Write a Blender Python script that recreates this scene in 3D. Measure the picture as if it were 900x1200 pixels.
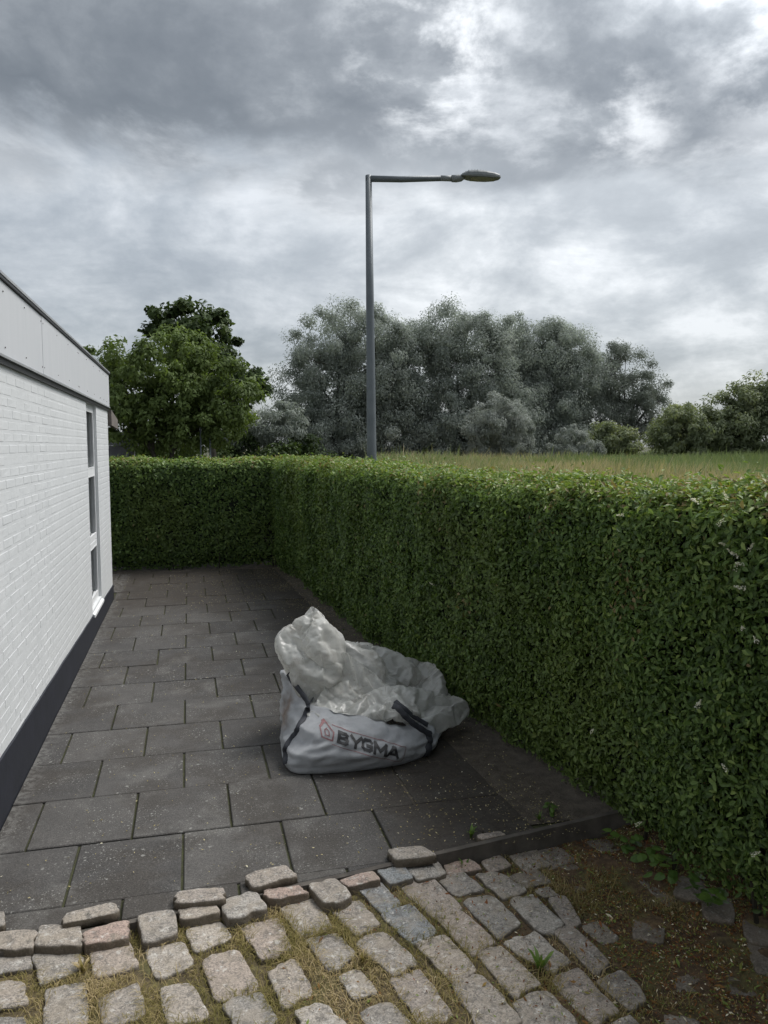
import bpy, bmesh, math, random
import numpy as np
from mathutils import Vector, Matrix
from mathutils.bvhtree import BVHTree

S = bpy.context.scene
for o in list(bpy.data.objects):
    bpy.data.objects.remove(o)
COL = S.collection
R = math.radians
rng = np.random.default_rng(11)
random.seed(5)

# ------------------------------------------------------------------ camera
cam = bpy.data.cameras.new('camera')
cam.sensor_fit = 'VERTICAL'
cam.sensor_height = 34.6
cam.lens = 26.0
cam.clip_start = 0.05
cam.clip_end = 3000
camo = bpy.data.objects.new('camera', cam)
COL.objects.link(camo)
camo.location = (0, 0, 2.0)
camo.rotation_euler = (R(90 - 4.9), 0, R(-14.2))
S.camera = camo

# ------------------------------------------------------------------ light and sky
SUN_AZ, SUN_EL = 74.0, 56.0          # compass bearing from +Y towards +X, height
S.view_settings.view_transform = 'Standard'
S.view_settings.look = 'None'
S.view_settings.gamma = 1.0
S.view_settings.use_curve_mapping = False
S.view_settings.exposure = 1.92
sun = bpy.data.lights.new('sun', 'SUN')
sun.energy = 0.95
sun.angle = R(32)
sun.color = (1.0, 0.97, 0.93)
suno = bpy.data.objects.new('sun', sun)
COL.objects.link(suno)
sd = Vector((math.sin(R(SUN_AZ)) * math.cos(R(SUN_EL)), math.cos(R(SUN_AZ)) * math.cos(R(SUN_EL)), math.sin(R(SUN_EL))))
suno.rotation_euler = sd.to_track_quat('Z', 'Y').to_euler()
suno.location = (10, 3, 20)


class NT:
    """small node-tree helper"""
    def __init__(s, tree):
        s.t = tree
        s.n = tree.nodes
        s.n.clear()

    def add(s, kind, **kw):
        n = s.n.new(kind)
        for k, v in kw.items():
            if k.startswith('_'):
                setattr(n, k[1:], v)
            else:
                n.inputs[k].default_value = v
        return n

    def link(s, a, b):
        s.t.links.new(a, b)

    def val(s, sock, x):
        if hasattr(x, 'is_output'):
            s.link(x, sock)
        else:
            sock.default_value = x

    def math(s, op, a, b=0.0, c=None, clamp=False):
        n = s.n.new('ShaderNodeMath')
        n.operation = op
        n.use_clamp = clamp
        s.val(n.inputs[0], a)
        s.val(n.inputs[1], b)
        if c is not None:
            s.val(n.inputs[2], c)
        return n.outputs[0]

    def smooth(s, x, a, b, lo=0.0, hi=1.0):
        n = s.n.new('ShaderNodeMapRange')
        n.interpolation_type = 'SMOOTHSTEP'
        s.val(n.inputs[0], x)
        n.inputs[1].default_value = a
        n.inputs[2].default_value = b
        n.inputs[3].default_value = lo
        n.inputs[4].default_value = hi
        return n.outputs[0]

    def noise(s, vec, scale, detail=4, rough=0.55, dist=0.0):
        n = s.n.new('ShaderNodeTexNoise')
        n.inputs['Scale'].default_value = scale
        n.inputs['Detail'].default_value = detail
        n.inputs['Roughness'].default_value = rough
        n.inputs['Distortion'].default_value = dist
        if vec is not None:
            s.link(vec, n.inputs['Vector'])
        return n.outputs['Fac']

    def ramp(s, fac, stops, interp='LINEAR'):
        n = s.n.new('ShaderNodeValToRGB')
        n.color_ramp.interpolation = interp
        e = n.color_ramp.elements
        while len(e) < len(stops):
            e.new(0.5)
        for i, (p, c) in enumerate(stops):
            e[i].position = p
            e[i].color = (*c, 1) if len(c) == 3 else c
        s.val(n.inputs[0], fac)
        return n.outputs[0]

    def mix(s, fac, a, b, mode='MIX'):
        n = s.n.new('ShaderNodeMix')
        n.data_type = 'RGBA'
        n.blend_type = mode
        s.val(n.inputs[0], fac)
        for sock, x in ((n.inputs[6], a), (n.inputs[7], b)):
            if hasattr(x, 'is_output'):
                s.link(x, sock)
            else:
                sock.default_value = (*x, 1)
        return n.outputs[2]

    def vmath(s, op, a, b=None):
        n = s.n.new('ShaderNodeVectorMath')
        n.operation = op
        s.val(n.inputs[0], a)
        if b is not None:
            s.val(n.inputs[1], b)
        return n

    def scaled(s, vec, v):
        return s.vmath('MULTIPLY', vec, v).outputs[0]


W = bpy.data.worlds.new('World')
S.world = W
W.use_nodes = True
n = NT(W.node_tree)
tc = n.add('ShaderNodeTexCoord')
d = tc.outputs['Generated']
sep = n.add('ShaderNodeSeparateXYZ')
n.link(d, sep.inputs[0])
X, Y, Z = sep.outputs
zz = n.math('ADD', n.math('MAXIMUM', Z, 0.0), 0.22)
cmb = n.add('ShaderNodeCombineXYZ')
n.link(n.math('DIVIDE', X, zz), cmb.inputs[0])
n.link(n.math('DIVIDE', Y, zz), cmb.inputs[1])
pl = cmb.outputs[0]                                  # cloud deck seen from below
big = n.noise(n.vmath('ADD', pl, (3.1, 7.7, 0.0)).outputs[0], 0.9, 3, 0.5, 0.6)
mid = n.noise(n.vmath('ADD', pl, (8.3, 1.9, 2.0)).outputs[0], 2.3, 10, 0.60, 0.25)
fine = n.noise(n.vmath('ADD', n.scaled(d, (1.0, 1.0, 1.5)), (0.3, 0.1, 0.7)).outputs[0], 7.5, 11, 0.62, 0.15)
wisp = n.noise(n.scaled(d, (1.0, 1.0, 2.3)), 5.0, 9, 0.6, 0.35)
# the dark deck overhead ends in a ragged edge, paler layered cloud lies below it
edge = n.math('ADD', Z, n.math('MULTIPLY', n.math('SUBTRACT', mid, 0.5), 0.22))
edge = n.math('ADD', edge, n.math('MULTIPLY', n.math('SUBTRACT', fine, 0.5), 0.10))
deck = n.smooth(edge, 0.285, 0.36)
low = n.ramp(n.math('ADD', n.math('MULTIPLY', wisp, 0.45), n.math('ADD', n.math('MULTIPLY', mid, 0.25), n.math('MULTIPLY', fine, 0.30))),
             [(0.39, (0.205, 0.223, 0.24)), (0.46, (0.28, 0.30, 0.318)), (0.50, (0.375, 0.394, 0.41)), (0.54, (0.50, 0.516, 0.528)), (0.60, (0.74, 0.75, 0.76))])
hi = n.ramp(n.math('ADD', n.math('MULTIPLY', big, 0.30), n.math('ADD', n.math('MULTIPLY', mid, 0.42), n.math('MULTIPLY', fine, 0.28))),
            [(0.38, (0.100, 0.110, 0.119)), (0.46, (0.135, 0.146, 0.156)), (0.515, (0.18, 0.192, 0.203)), (0.56, (0.26, 0.274, 0.286)), (0.63, (0.48, 0.495, 0.51))])
sky = n.mix(deck, low, hi)


def lobe(direction, size, soft):
    dv = Vector(direction).normalized()
    dt = n.vmath('DOT_PRODUCT', d, tuple(dv)).outputs['Value']
    return n.smooth(dt, math.cos(R(size + soft)), math.cos(R(max(size - soft, 0.0))))


# breaks in the cloud
for dv, sz, sf, amt in [((0.26, 0.85, 0.455), 3.5, 3.4, 0.75), ((0.29, 0.87, 0.40), 2.4, 2.4, 0.7), ((0.47, 0.81, 0.35), 2.6, 2.6, 0.6),
                        ((0.60, 0.69, 0.41), 3.5, 3.5, 0.4)]:
    g = n.math('MULTIPLY', lobe(dv, sz, sf), n.smooth(n.math('ADD', n.math('MULTIPLY', fine, 0.5), n.math('MULTIPLY', wisp, 0.5)), 0.47, 0.64))
    sky = n.mix(n.math('MULTIPLY', g, amt), sky, (0.88, 0.89, 0.90))
# broad paler field of thin cloud to the right, greyer cloud to the left
pale = n.math('MULTIPLY', lobe((0.43, 0.875, 0.22), 15, 13), n.math('SUBTRACT', 1.0, deck))
sky = n.mix(n.math('MULTIPLY', pale, 0.30), sky, (0.68, 0.70, 0.715))
grey = n.math('MULTIPLY', lobe((-0.14, 0.955, 0.22), 14, 12), n.math('SUBTRACT', 1.0, deck))
sky = n.mix(n.math('MULTIPLY', grey, 0.5), sky, (0.335, 0.365, 0.40))
nish = n.add('ShaderNodeTexSky')
nish.sky_type = 'NISHITA'
nish.sun_disc = False
nish.sun_elevation = R(SUN_EL)
nish.sun_rotation = R(SUN_AZ)
# the clouds are lit through: brighter in a wide halo round the hidden sun
sund = n.vmath('DOT_PRODUCT', d, tuple(sd)).outputs['Value']
halo = n.math('ADD', 1.0, n.smooth(sund, 0.66, 1.0, 0.0, 1.9))
cie = n.math('DIVIDE', n.math('ADD', 1.0, n.math('MULTIPLY', n.math('MAXIMUM', Z, 0.0), 2.0)), 1.55)   # overcast skies grow brighter towards the zenith
cl = n.scaled(sky, (3.75, 3.78, 3.80))
hs = n.add('ShaderNodeVectorMath', _operation='SCALE')
n.link(cl, hs.inputs[0])
n.link(n.math('MULTIPLY', halo, cie), hs.inputs['Scale'])
mixed = n.mix(0.04, hs.outputs[0], nish.outputs[0])
bg = n.add('ShaderNodeBackground', Strength=0.1)
n.link(mixed, bg.inputs[0])
out = n.add('ShaderNodeOutputWorld')
n.link(bg.outputs[0], out.inputs[0])


# ------------------------------------------------------------------ materials
def new_mat(name):
    m = bpy.data.materials.new(name)
    m.use_nodes = True
    t = NT(m.node_tree)
    o = t.add('ShaderNodeOutputMaterial')
    b = t.add('ShaderNodeBsdfPrincipled')
    t.link(b.outputs[0], o.inputs[0])
    return m, t, b, o


def bumped(t, b, height, strength=0.4, distance=0.01):
    k = t.add('ShaderNodeBump', Strength=strength, Distance=distance)
    t.link(height, k.inputs['Height'])
    t.link(k.outputs[0], b.inputs['Normal'])


def pos(t):
    return t.add('ShaderNodeNewGeometry').outputs['Position']


def simple(name, c1, c2, scale=6.0, rough=0.6, bump=0.0, metal=0.0, spec=0.5, dist=0.004):
    m, t, b, o = new_mat(name)
    p = pos(t)
    f = t.noise(p, scale, 6, 0.6)
    t.link(t.ramp(f, [(0.3, c1), (0.7, c2)]), b.inputs['Base Color'])
    b.inputs['Roughness'].default_value = rough
    b.inputs['Metallic'].default_value = metal
    b.inputs['Specular IOR Level'].default_value = spec
    if bump:
        bumped(t, b, t.noise(p, scale * 5, 4), bump, dist)
    return m


M = {}
# whitewashed brick
m, t, b, o = new_mat('white_paint'); M['white_paint'] = m
p = pos(t)
inf = t.add('ShaderNodeObjectInfo')
f = t.noise(t.scaled(p, (1, 1, 0.5)), 3.0, 6, 0.65)
c = t.ramp(f, [(0.3, (0.545, 0.558, 0.563)), (0.6, (0.595, 0.607, 0.612))])
c = t.mix(0.18, c, t.ramp(inf.outputs['Random'], [(0, (0.55, 0.563, 0.57)), (1, (0.605, 0.615, 0.615))]))
pit = t.smooth(t.noise(p, 60, 2), 0.30, 0.36)
t.link(t.mix(pit, (0.50, 0.51, 0.52), c), b.inputs['Base Color'])
b.inputs['Roughness'].default_value = 0.75
bumped(t, b, t.math('ADD', t.noise(p, 45, 5, 0.65), t.noise(p, 9, 3)), 0.35, 0.005)

M['plinth'] = simple('black_plinth_paint', (0.008, 0.010, 0.016), (0.016, 0.018, 0.028), 5, 0.6, 0.3)
# fascia boards
m, t, b, o = new_mat('fascia_paint'); M['fascia'] = m
p = pos(t)
f = t.noise(t.scaled(p, (1, 6, 0.7)), 2.0, 6, 0.6)
inf = t.add('ShaderNodeObjectInfo')
c = t.ramp(f, [(0.3, (0.515, 0.53, 0.55)), (0.65, (0.55, 0.56, 0.58))])
c = t.mix(0.08, c, t.ramp(inf.outputs['Random'], [(0, (0.47, 0.48, 0.50)), (1, (0.53, 0.54, 0.555))]))
dirt = t.math('MULTIPLY', t.smooth(t.noise(t.scaled(p, (1, 5, 0.5)), 3.0, 4), 0.60, 0.80), 0.22)
t.link(t.mix(dirt, c, (0.36, 0.36, 0.35)), b.inputs['Base Color'])
b.inputs['Roughness'].default_value = 0.55
bumped(t, b, t.noise(p, 30, 4), 0.12, 0.002)

M['dark_trim'] = simple('dark_roof_trim', (0.018, 0.019, 0.021), (0.03, 0.03, 0.033), 8, 0.5)
M['metal_trim'] = simple('zinc_cap', (0.30, 0.31, 0.32), (0.42, 0.43, 0.44), 6, 0.45, 0, 0.3)
M['roof_felt'] = simple('roof_felt', (0.04, 0.04, 0.043), (0.06, 0.06, 0.062), 12, 0.9, 0.3)
M['window_paint'] = simple('window_paint', (0.72, 0.73, 0.74), (0.80, 0.81, 0.81), 8, 0.4)
M['screw'] = simple('rusty_screw', (0.05, 0.045, 0.04), (0.09, 0.07, 0.06), 50, 0.6)
M['room_dark'] = simple('unlit_room', (0.05, 0.05, 0.05), (0.07, 0.07, 0.065), 3, 0.9)
M['weathered_wood'] = simple('weathered_wood', (0.10, 0.085, 0.075), (0.20, 0.175, 0.155), 9, 0.8, 0.5)
M['dark_wood'] = simple('damp_dark_wood', (0.040, 0.034, 0.029), (0.105, 0.092, 0.078), 9, 0.85, 0.6)
m, t, b, o = new_mat('window_glass'); M['glass'] = m
b.inputs['Base Color'].default_value = (0.30, 0.34, 0.33, 1)
b.inputs['Roughness'].default_value = 0.03
b.inputs['Transmission Weight'].default_value = 1.0
b.inputs['IOR'].default_value = 1.33

# concrete paving slabs
m, t, b, o = new_mat('concrete_slab'); M['slab'] = m
p = pos(t)
inf = t.add('ShaderNodeObjectInfo')
f = t.noise(p, 5.0, 8, 0.65)
c = t.ramp(f, [(0.28, (0.034, 0.031, 0.029)), (0.5, (0.056, 0.052, 0.049)), (0.75, (0.088, 0.081, 0.075))])
c = t.mix(0.45, c, t.ramp(inf.outputs['Random'], [(0, (0.046, 0.045, 0.045)), (0.5, (0.076, 0.073, 0.070)), (1, (0.110, 0.105, 0.099))]))
g = t.noise(p, 140, 3, 0.7)
stn = t.noise(t.vmath('ADD', p, (4, 1, 0)).outputs[0], 1.3, 6, 0.65, 0.4)
c = t.mix(t.math('MULTIPLY', t.smooth(stn, 0.44, 0.58), 0.6), c, (0.040, 0.034, 0.028))
stn2 = t.noise(t.vmath('ADD', p, (1, 8, 0)).outputs[0], 2.2, 7, 0.7, 0.3)
c = t.mix(t.math('MULTIPLY', t.smooth(stn2, 0.52, 0.68), 0.55), c, (0.125, 0.120, 0.112))
g2 = t.noise(p, 420, 2, 0.8)
c = t.mix(0.75, c, t.ramp(t.math('ADD', t.math('MULTIPLY', g, 0.5), t.math('MULTIPLY', g2, 0.5)), [(0.36, (0.12, 0.12, 0.12)), (0.5, (0.45, 0.45, 0.45)), (0.64, (0.95, 0.95, 0.95))]), 'OVERLAY')
# pale lichen freckles of several sizes
lich = None
wob = t.vmath('ADD', p, t.scaled(t.add('ShaderNodeTexNoise', Scale=30).outputs['Color'], (0.02, 0.02, 0.0))).outputs[0]
for sc, th, seed in ((22, 0.15, 1.0), (40, 0.16, 2.0), (85, 0.20, 3.0), (150, 0.22, 4.0)):
    v = t.add('ShaderNodeTexVoronoi', Scale=sc)
    t.link(t.vmath('ADD', wob, (seed * 3.7, seed * 1.3, 0)).outputs[0], v.inputs['Vector'])
    sepc = t.add('ShaderNodeSeparateColor')
    t.link(v.outputs['Color'], sepc.inputs[0])
    rad = t.math('MULTIPLY', t.math('SUBTRACT', sepc.outputs[0], 0.35), th * 2.6)
    s_ = t.smooth(t.math('SUBTRACT', rad, v.outputs['Distance']), 0.0, 0.09)
    lich = s_ if lich is None else t.math('MAXIMUM', lich, s_)
patch = t.smooth(t.noise(p, 3.2, 4), 0.42, 0.60)
lich = t.math('MULTIPLY', lich, t.math('ADD', 0.16, t.math('MULTIPLY', patch, 0.80)))
c = t.mix(t.math('MULTIPLY', lich, 0.8), c, (0.27, 0.268, 0.25))
# brown film of soil creeping in from the hedge side and the far end
sp = t.add('ShaderNodeSeparateXYZ')
t.link(p, sp.inputs[0])
film = t.math('MAXIMUM', t.smooth(t.math('ADD', sp.outputs[1], t.math('MULTIPLY', t.noise(p, 1.5, 4), 2.4)), 9.6, 12.0),
              t.smooth(t.math('ADD', sp.outputs[0], t.math('MULTIPLY', t.noise(p, 2.0, 4), 0.8)), 1.0, 1.75))
film = t.math('MULTIPLY', film, t.smooth(t.noise(p, 8, 5), 0.25, 0.6, 0.55, 0.95))
c = t.mix(film, c, t.ramp(t.noise(p, 35, 5, 0.7), [(0.3, (0.018, 0.014, 0.011)), (0.7, (0.052, 0.043, 0.034))]))
wallside = t.math('MULTIPLY', t.smooth(t.math('ADD', sp.outputs[0], t.math('MULTIPLY', t.noise(p, 6, 5, 0.7), 0.16)), -0.78, -0.93), t.smooth(t.noise(p, 25, 4), 0.4, 0.62))
c = t.mix(t.math('MULTIPLY', wallside, 0.6), c, (0.17, 0.165, 0.155))
t.link(c, b.inputs['Base Color'])
b.inputs['Roughness'].default_value = 0.78
b.inputs['Specular IOR Level'].default_value = 0.35
bumped(t, b, t.math('ADD', g, t.math('MULTIPLY', f, 0.6)), 0.5, 0.003)

M['joint_soil'] = simple('joint_soil', (0.018, 0.016, 0.009), (0.050, 0.055, 0.018), 14, 0.95, 0.6, dist=0.01)
# soil of the drive: mossy on the left, brown on the right
m, t, b, o = new_mat('drive_soil'); M['drive_soil'] = m
p = pos(t)
sp = t.add('ShaderNodeSeparateXYZ'); t.link(p, sp.inputs[0])
f = t.noise(p, 22, 7, 0.7)
moss = t.ramp(f, [(0.3, (0.045, 0.034, 0.018)), (0.55, (0.115, 0.088, 0.045)), (0.75, (0.20, 0.155, 0.085))])
brown = t.ramp(f, [(0.3, (0.030, 0.020, 0.012)), (0.5, (0.090, 0.056, 0.030)), (0.66, (0.165, 0.105, 0.058))])
k = t.smooth(t.math('ADD', sp.outputs[0], t.math('MULTIPLY', t.noise(p, 3, 4), 1.0)), 1.5, 2.0)
gr = t.math('MULTIPLY', t.smooth(t.noise(p, 5.5, 5), 0.48, 0.62), 0.7)
t.link(t.mix(gr, t.mix(k, moss, brown), t.ramp(f, [(0.3, (0.05, 0.05, 0.016)), (0.7, (0.145, 0.135, 0.045))])), b.inputs['Base Color'])
b.inputs['Roughness'].default_value = 0.95
bumped(t, b, t.noise(p, 60, 6, 0.7), 0.9, 0.012)


# granite setts
def granite(name, tints):  # speckled, weathered
    m, t, b, o = new_mat(name)
    p = pos(t)
    inf = t.add('ShaderNodeObjectInfo')
    base = t.ramp(inf.outputs['Random'], [(i / (len(tints) - 1), c) for i, c in enumerate(tints)])
    v = t.add('ShaderNodeTexVoronoi', Scale=190.0)
    t.link(p, v.inputs['Vector'])
    sc = t.add('ShaderNodeSeparateColor')
    t.link(v.outputs['Color'], sc.inputs[0])
    grain = t.ramp(sc.outputs[0], [(0.0, (0.12, 0.12, 0.125)), (0.25, (0.40, 0.39, 0.38)), (0.7, (0.62, 0.60, 0.57)), (1.0, (0.80, 0.78, 0.75))])
    c = t.mix(0.55, base, grain, 'OVERLAY')
    st = t.smooth(t.noise(p, 24, 7, 0.75), 0.50, 0.60)
    c = t.mix(t.math('MULTIPLY', st, 0.62), c, (0.095, 0.088, 0.078))
    wn = t.noise(t.vmath('ADD', p, (9, 2, 4)).outputs[0], 12, 5, 0.6)
    c = t.mix(t.math('MULTIPLY', t.smooth(wn, 0.45, 0.65), 0.45), c, (0.30, 0.255, 0.20))
    st2 = t.smooth(t.noise(t.vmath('ADD', p, (5, 5, 5)).outputs[0], 30, 5, 0.7), 0.56, 0.68)
    c = t.mix(t.math('MULTIPLY', st2, 0.6), c, (0.60, 0.58, 0.54))
    sp = t.add('ShaderNodeSeparateXYZ'); t.link(p, sp.inputs[0])
    so = t.math('MULTIPLY', t.smooth(t.math('ADD', sp.outputs[0], t.math('MULTIPLY', t.noise(p, 6, 4), 0.7)), 1.85, 2.4), 0.5)
    c = t.mix(so, c, (0.06, 0.045, 0.032))
    # earth splashed on the flanks, moss lower down
    geo = t.add('ShaderNodeNewGeometry')
    sn = t.add('ShaderNodeSeparateXYZ'); t.link(geo.outputs['Normal'], sn.inputs[0])
    side = t.smooth(t.math('ADD', sn.outputs[2], t.math('MULTIPLY', t.noise(p, 25, 4), 0.3)), 0.80, 0.30)
    c = t.mix(t.math('MULTIPLY', side, 0.8), c, (0.085, 0.066, 0.042))
    t.link(c, b.inputs['Base Color'])
    b.inputs['Roughness'].default_value = 0.8
    bumped(t, b, t.math('ADD', t.noise(p, 55, 7, 0.75), t.math('MULTIPLY', t.noise(p, 18, 4), 1.2)), 0.9, 0.010)
    return m


M['granite'] = granite('granite_sett', [(0.26, 0.24, 0.215), (0.33, 0.29, 0.25), (0.235, 0.225, 0.21), (0.33, 0.275, 0.235), (0.26, 0.24, 0.215), (0.36, 0.325, 0.285), (0.30, 0.285, 0.265)])
M['granite_pink'] = granite('pink_granite_sett', [(0.36, 0.27, 0.225), (0.33, 0.25, 0.215), (0.34, 0.275, 0.24)])
M['granite_blue'] = granite('blue_granite_sett', [(0.22, 0.235, 0.245), (0.205, 0.215, 0.222)])
M['granite_soiled'] = granite('soiled_granite_sett', [(0.22, 0.185, 0.15), (0.25, 0.22, 0.185), (0.19, 0.16, 0.13)])


# foliage
def leafmat(name, stops, rough=0.45, trans=0.25, patch=None, spec=0.4, pscale=0.8, tint=(1.2, 1.25, 0.6)):
    m, t, b, o = new_mat(name)
    b.inputs['Coat Weight'].default_value = 0.0
    at = t.add('ShaderNodeAttribute', _attribute_name='rnd')
    c = t.ramp(at.outputs['Fac'], stops)
    if patch:
        c = t.mix(t.math('MULTIPLY', t.smooth(t.noise(pos(t), pscale, 4), 0.45, 0.7), patch[1]), c, patch[0])
    t.link(c, b.inputs['Base Color'])
    b.inputs['Roughness'].default_value = rough
    b.inputs['Specular IOR Level'].default_value = spec
    tr = t.add('ShaderNodeBsdfTranslucent')
    t.link(t.mix(1.0, c, tint, 'MULTIPLY'), tr.inputs[0])
    mx = t.add('ShaderNodeMixShader', Fac=trans)
    t.link(b.outputs[0], mx.inputs[1])
    t.link(tr.outputs[0], mx.inputs[2])
    t.link(mx.outputs[0], o.inputs[0])
    return m


M['privet'] = leafmat('privet_leaf', [(0.0, (0.046, 0.082, 0.026)), (0.40, (0.108, 0.178, 0.048)), (0.70, (0.180, 0.262, 0.072)), (0.88, (0.245, 0.318, 0.088)), (0.96, (0.29, 0.335, 0.10)), (1.0, (0.25, 0.19, 0.09))], 0.48, 0.32, ((0.14, 0.18, 0.045), 0.4), spec=0.35)
M['willow'] = leafmat('willow_leaf', [(0.0, (0.27, 0.295, 0.272)), (0.5, (0.35, 0.378, 0.35)), (0.85, (0.40, 0.425, 0.395)), (1.0, (0.44, 0.46, 0.435))], 0.85, 0.42, ((0.26, 0.285, 0.26), 0.4), pscale=0.25, spec=0.1, tint=(1.12, 1.18, 1.0))
M['willow_pale'] = leafmat('pale_willow_leaf', [(0.0, (0.24, 0.26, 0.235)), (0.5, (0.33, 0.35, 0.32)), (1.0, (0.42, 0.435, 0.41))], 0.8, 0.3, spec=0.1, tint=(1.0, 1.05, 0.95))
M['willow_dark'] = leafmat('dark_willow_leaf', [(0.0, (0.18, 0.20, 0.17)), (0.6, (0.24, 0.265, 0.23)), (1.0, (0.29, 0.31, 0.29))], 0.8, 0.35, spec=0.1, tint=(1.0, 1.05, 0.95))
M['walnut'] = leafmat('broad_leaf', [(0.0, (0.085, 0.118, 0.042)), (0.5, (0.132, 0.184, 0.062)), (0.9, (0.172, 0.230, 0.078)), (1.0, (0.195, 0.25, 0.09))], 0.6, 0.35, spec=0.2)
M['oak'] = leafmat('dark_broad_leaf', [(0.0, (0.035, 0.055, 0.020)), (0.6, (0.062, 0.095, 0.034)), (1.0, (0.10, 0.135, 0.048))], 0.6, 0.3, spec=0.2)
M['olive'] = leafmat('olive_shrub_leaf', [(0.0, (0.18, 0.21, 0.13)), (0.6, (0.25, 0.285, 0.185)), (1.0, (0.31, 0.335, 0.23))], 0.7, 0.35, spec=0.15)
M['weed'] = leafmat('weed_leaf', [(0.0, (0.05, 0.10, 0.02)), (0.6, (0.09, 0.16, 0.03)), (1.0, (0.16, 0.24, 0.05))], 0.45, 0.3)
M['meadow'] = leafmat('meadow_grass', [(0.0, (0.19, 0.25, 0.115)), (0.45, (0.29, 0.34, 0.17)), (0.62, (0.42, 0.385, 0.23)), (1.0, (0.62, 0.51, 0.36))], 0.7, 0.2, spec=0.2)
M['joint_grass'] = leafmat('dry_joint_grass', [(0.0, (0.11, 0.10, 0.03)), (0.35, (0.20, 0.17, 0.055)), (0.7, (0.30, 0.235, 0.115)), (1.0, (0.42, 0.33, 0.19))], 0.7, 0.2, spec=0.2)
M['litter'] = leafmat('dry_litter', [(0.0, (0.05, 0.024, 0.012)), (0.35, (0.21, 0.085, 0.035)), (0.5, (0.26, 0.15, 0.05)), (0.58, (0.14, 0.19, 0.045)), (0.75, (0.20, 0.25, 0.07)), (0.85, (0.40, 0.30, 0.15)), (1.0, (0.72, 0.66, 0.50))], 0.8, 0.1, spec=0.2)
M['petals'] = leafmat('fallen_petals', [(0.0, (0.16, 0.13, 0.055)), (0.4, (0.30, 0.25, 0.12)), (0.8, (0.46, 0.41, 0.25)), (1.0, (0.72, 0.69, 0.56))], 0.8, 0.1, spec=0.2)
M['flower'] = leafmat('privet_flower', [(0.0, (0.62, 0.60, 0.48)), (1.0, (0.85, 0.84, 0.76))], 0.7, 0.2)
M['bark'] = simple('bark', (0.035, 0.030, 0.024), (0.095, 0.085, 0.070), 9, 0.9, 0.8, dist=0.02)
M['twig'] = simple('hedge_twig', (0.022, 0.020, 0.013), (0.060, 0.052, 0.036), 18, 0.9, 0.4)
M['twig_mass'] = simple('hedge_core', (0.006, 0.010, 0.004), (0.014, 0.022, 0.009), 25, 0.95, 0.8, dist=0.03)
M['ground'] = simple('meadow_soil', (0.035, 0.042, 0.018), (0.085, 0.080, 0.045), 0.6, 0.95, 0.5)
M['bed_soil'] = simple('bed_soil', (0.045, 0.036, 0.027), (0.115, 0.096, 0.074), 14, 0.95, 0.9, dist=0.02)
M['steel'] = simple('galvanised_paint', (0.105, 0.122, 0.135), (0.15, 0.168, 0.182), 4, 0.5, 0.1, 0.2)
M['lamp_grey'] = simple('lamp_housing', (0.15, 0.165, 0.17), (0.22, 0.235, 0.24), 10, 0.5, 0.1)
M['lens'] = simple('lamp_lens', (0.10, 0.105, 0.11), (0.15, 0.155, 0.16), 10, 0.2)
M['shed_wood'] = simple('shed_paint', (0.14, 0.14, 0.17), (0.22, 0.22, 0.25), 4, 0.8)

# big bag: woven shell, thin liner, webbing, print
m, t, b, o = new_mat('woven_plastic'); M['woven'] = m
p = pos(t)
f = t.noise(p, 7, 6, 0.65)
c = t.ramp(f, [(0.3, (0.34, 0.355, 0.38)), (0.62, (0.50, 0.515, 0.54))])
sm = t.smooth(t.noise(t.vmath('ADD', p, (2, 3, 1)).outputs[0], 9, 7, 0.75), 0.54, 0.72)
c = t.mix(t.math('MULTIPLY', sm, 0.5), c, (0.20, 0.19, 0.175))
rust = t.vmath('DISTANCE', p, (0.57, 5.02, 0.22)).outputs['Value']
rs = t.math('MULTIPLY', t.smooth(t.math('ADD', rust, t.math('MULTIPLY', t.noise(p, 14, 5), 0.16)), 0.24, 0.12), 0.75)
c = t.mix(rs, c, (0.22, 0.14, 0.09))
t.link(c, b.inputs['Base Color'])
b.inputs['Roughness'].default_value = 0.42
wv = t.math('MULTIPLY', t.add('ShaderNodeTexWave', Scale=220.0).outputs['Fac'], 0.25)
rg = t.add('ShaderNodeTexNoise', Scale=8.0, Detail=5.0, Roughness=0.5, Distortion=0.9, _noise_type='RIDGED_MULTIFRACTAL')
t.link(t.scaled(p, (1, 1, 2.0)), rg.inputs['Vector'])
bumped(t, b, t.math('ADD', t.math('ADD', t.math('MULTIPLY', rg.outputs['Fac'], 0.35), t.noise(p, 26, 6, 0.62, 0.6)), wv), 0.7, 0.014)
m, t, b, o = new_mat('liner_film'); M['liner'] = m
p = pos(t)
f = t.noise(p, 5, 5, 0.6)
c = t.ramp(f, [(0.3, (0.60, 0.60, 0.575)), (0.65, (0.80, 0.80, 0.775))])
sm = t.smooth(t.noise(t.vmath('ADD', p, (7, 3, 1)).outputs[0], 6, 7, 0.78), 0.48, 0.68)
c = t.mix(t.math('MULTIPLY', sm, 0.45), c, (0.38, 0.34, 0.28))
st = t.smooth(t.noise(t.scaled(p, (1, 1, 3)), 22, 6, 0.75), 0.58, 0.66)
c = t.mix(t.math('MULTIPLY', st, 0.30), c, (0.16, 0.14, 0.115))
spk = t.smooth(t.noise(p, 55, 3, 0.6), 0.71, 0.75)
c = t.mix(t.math('MULTIPLY', spk, 0.8), c, (0.05, 0.04, 0.03))
t.link(c, b.inputs['Base Color'])
t.link(t.smooth(t.noise(p, 9, 5, 0.7), 0.3, 0.7, 0.16, 0.34), b.inputs['Roughness'])
b.inputs['Specular IOR Level'].default_value = 0.8
rg = t.add('ShaderNodeTexNoise', Scale=9.0, Detail=5.0, Roughness=0.5, Distortion=0.8, _noise_type='RIDGED_MULTIFRACTAL')
t.link(p, rg.inputs['Vector'])
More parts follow.
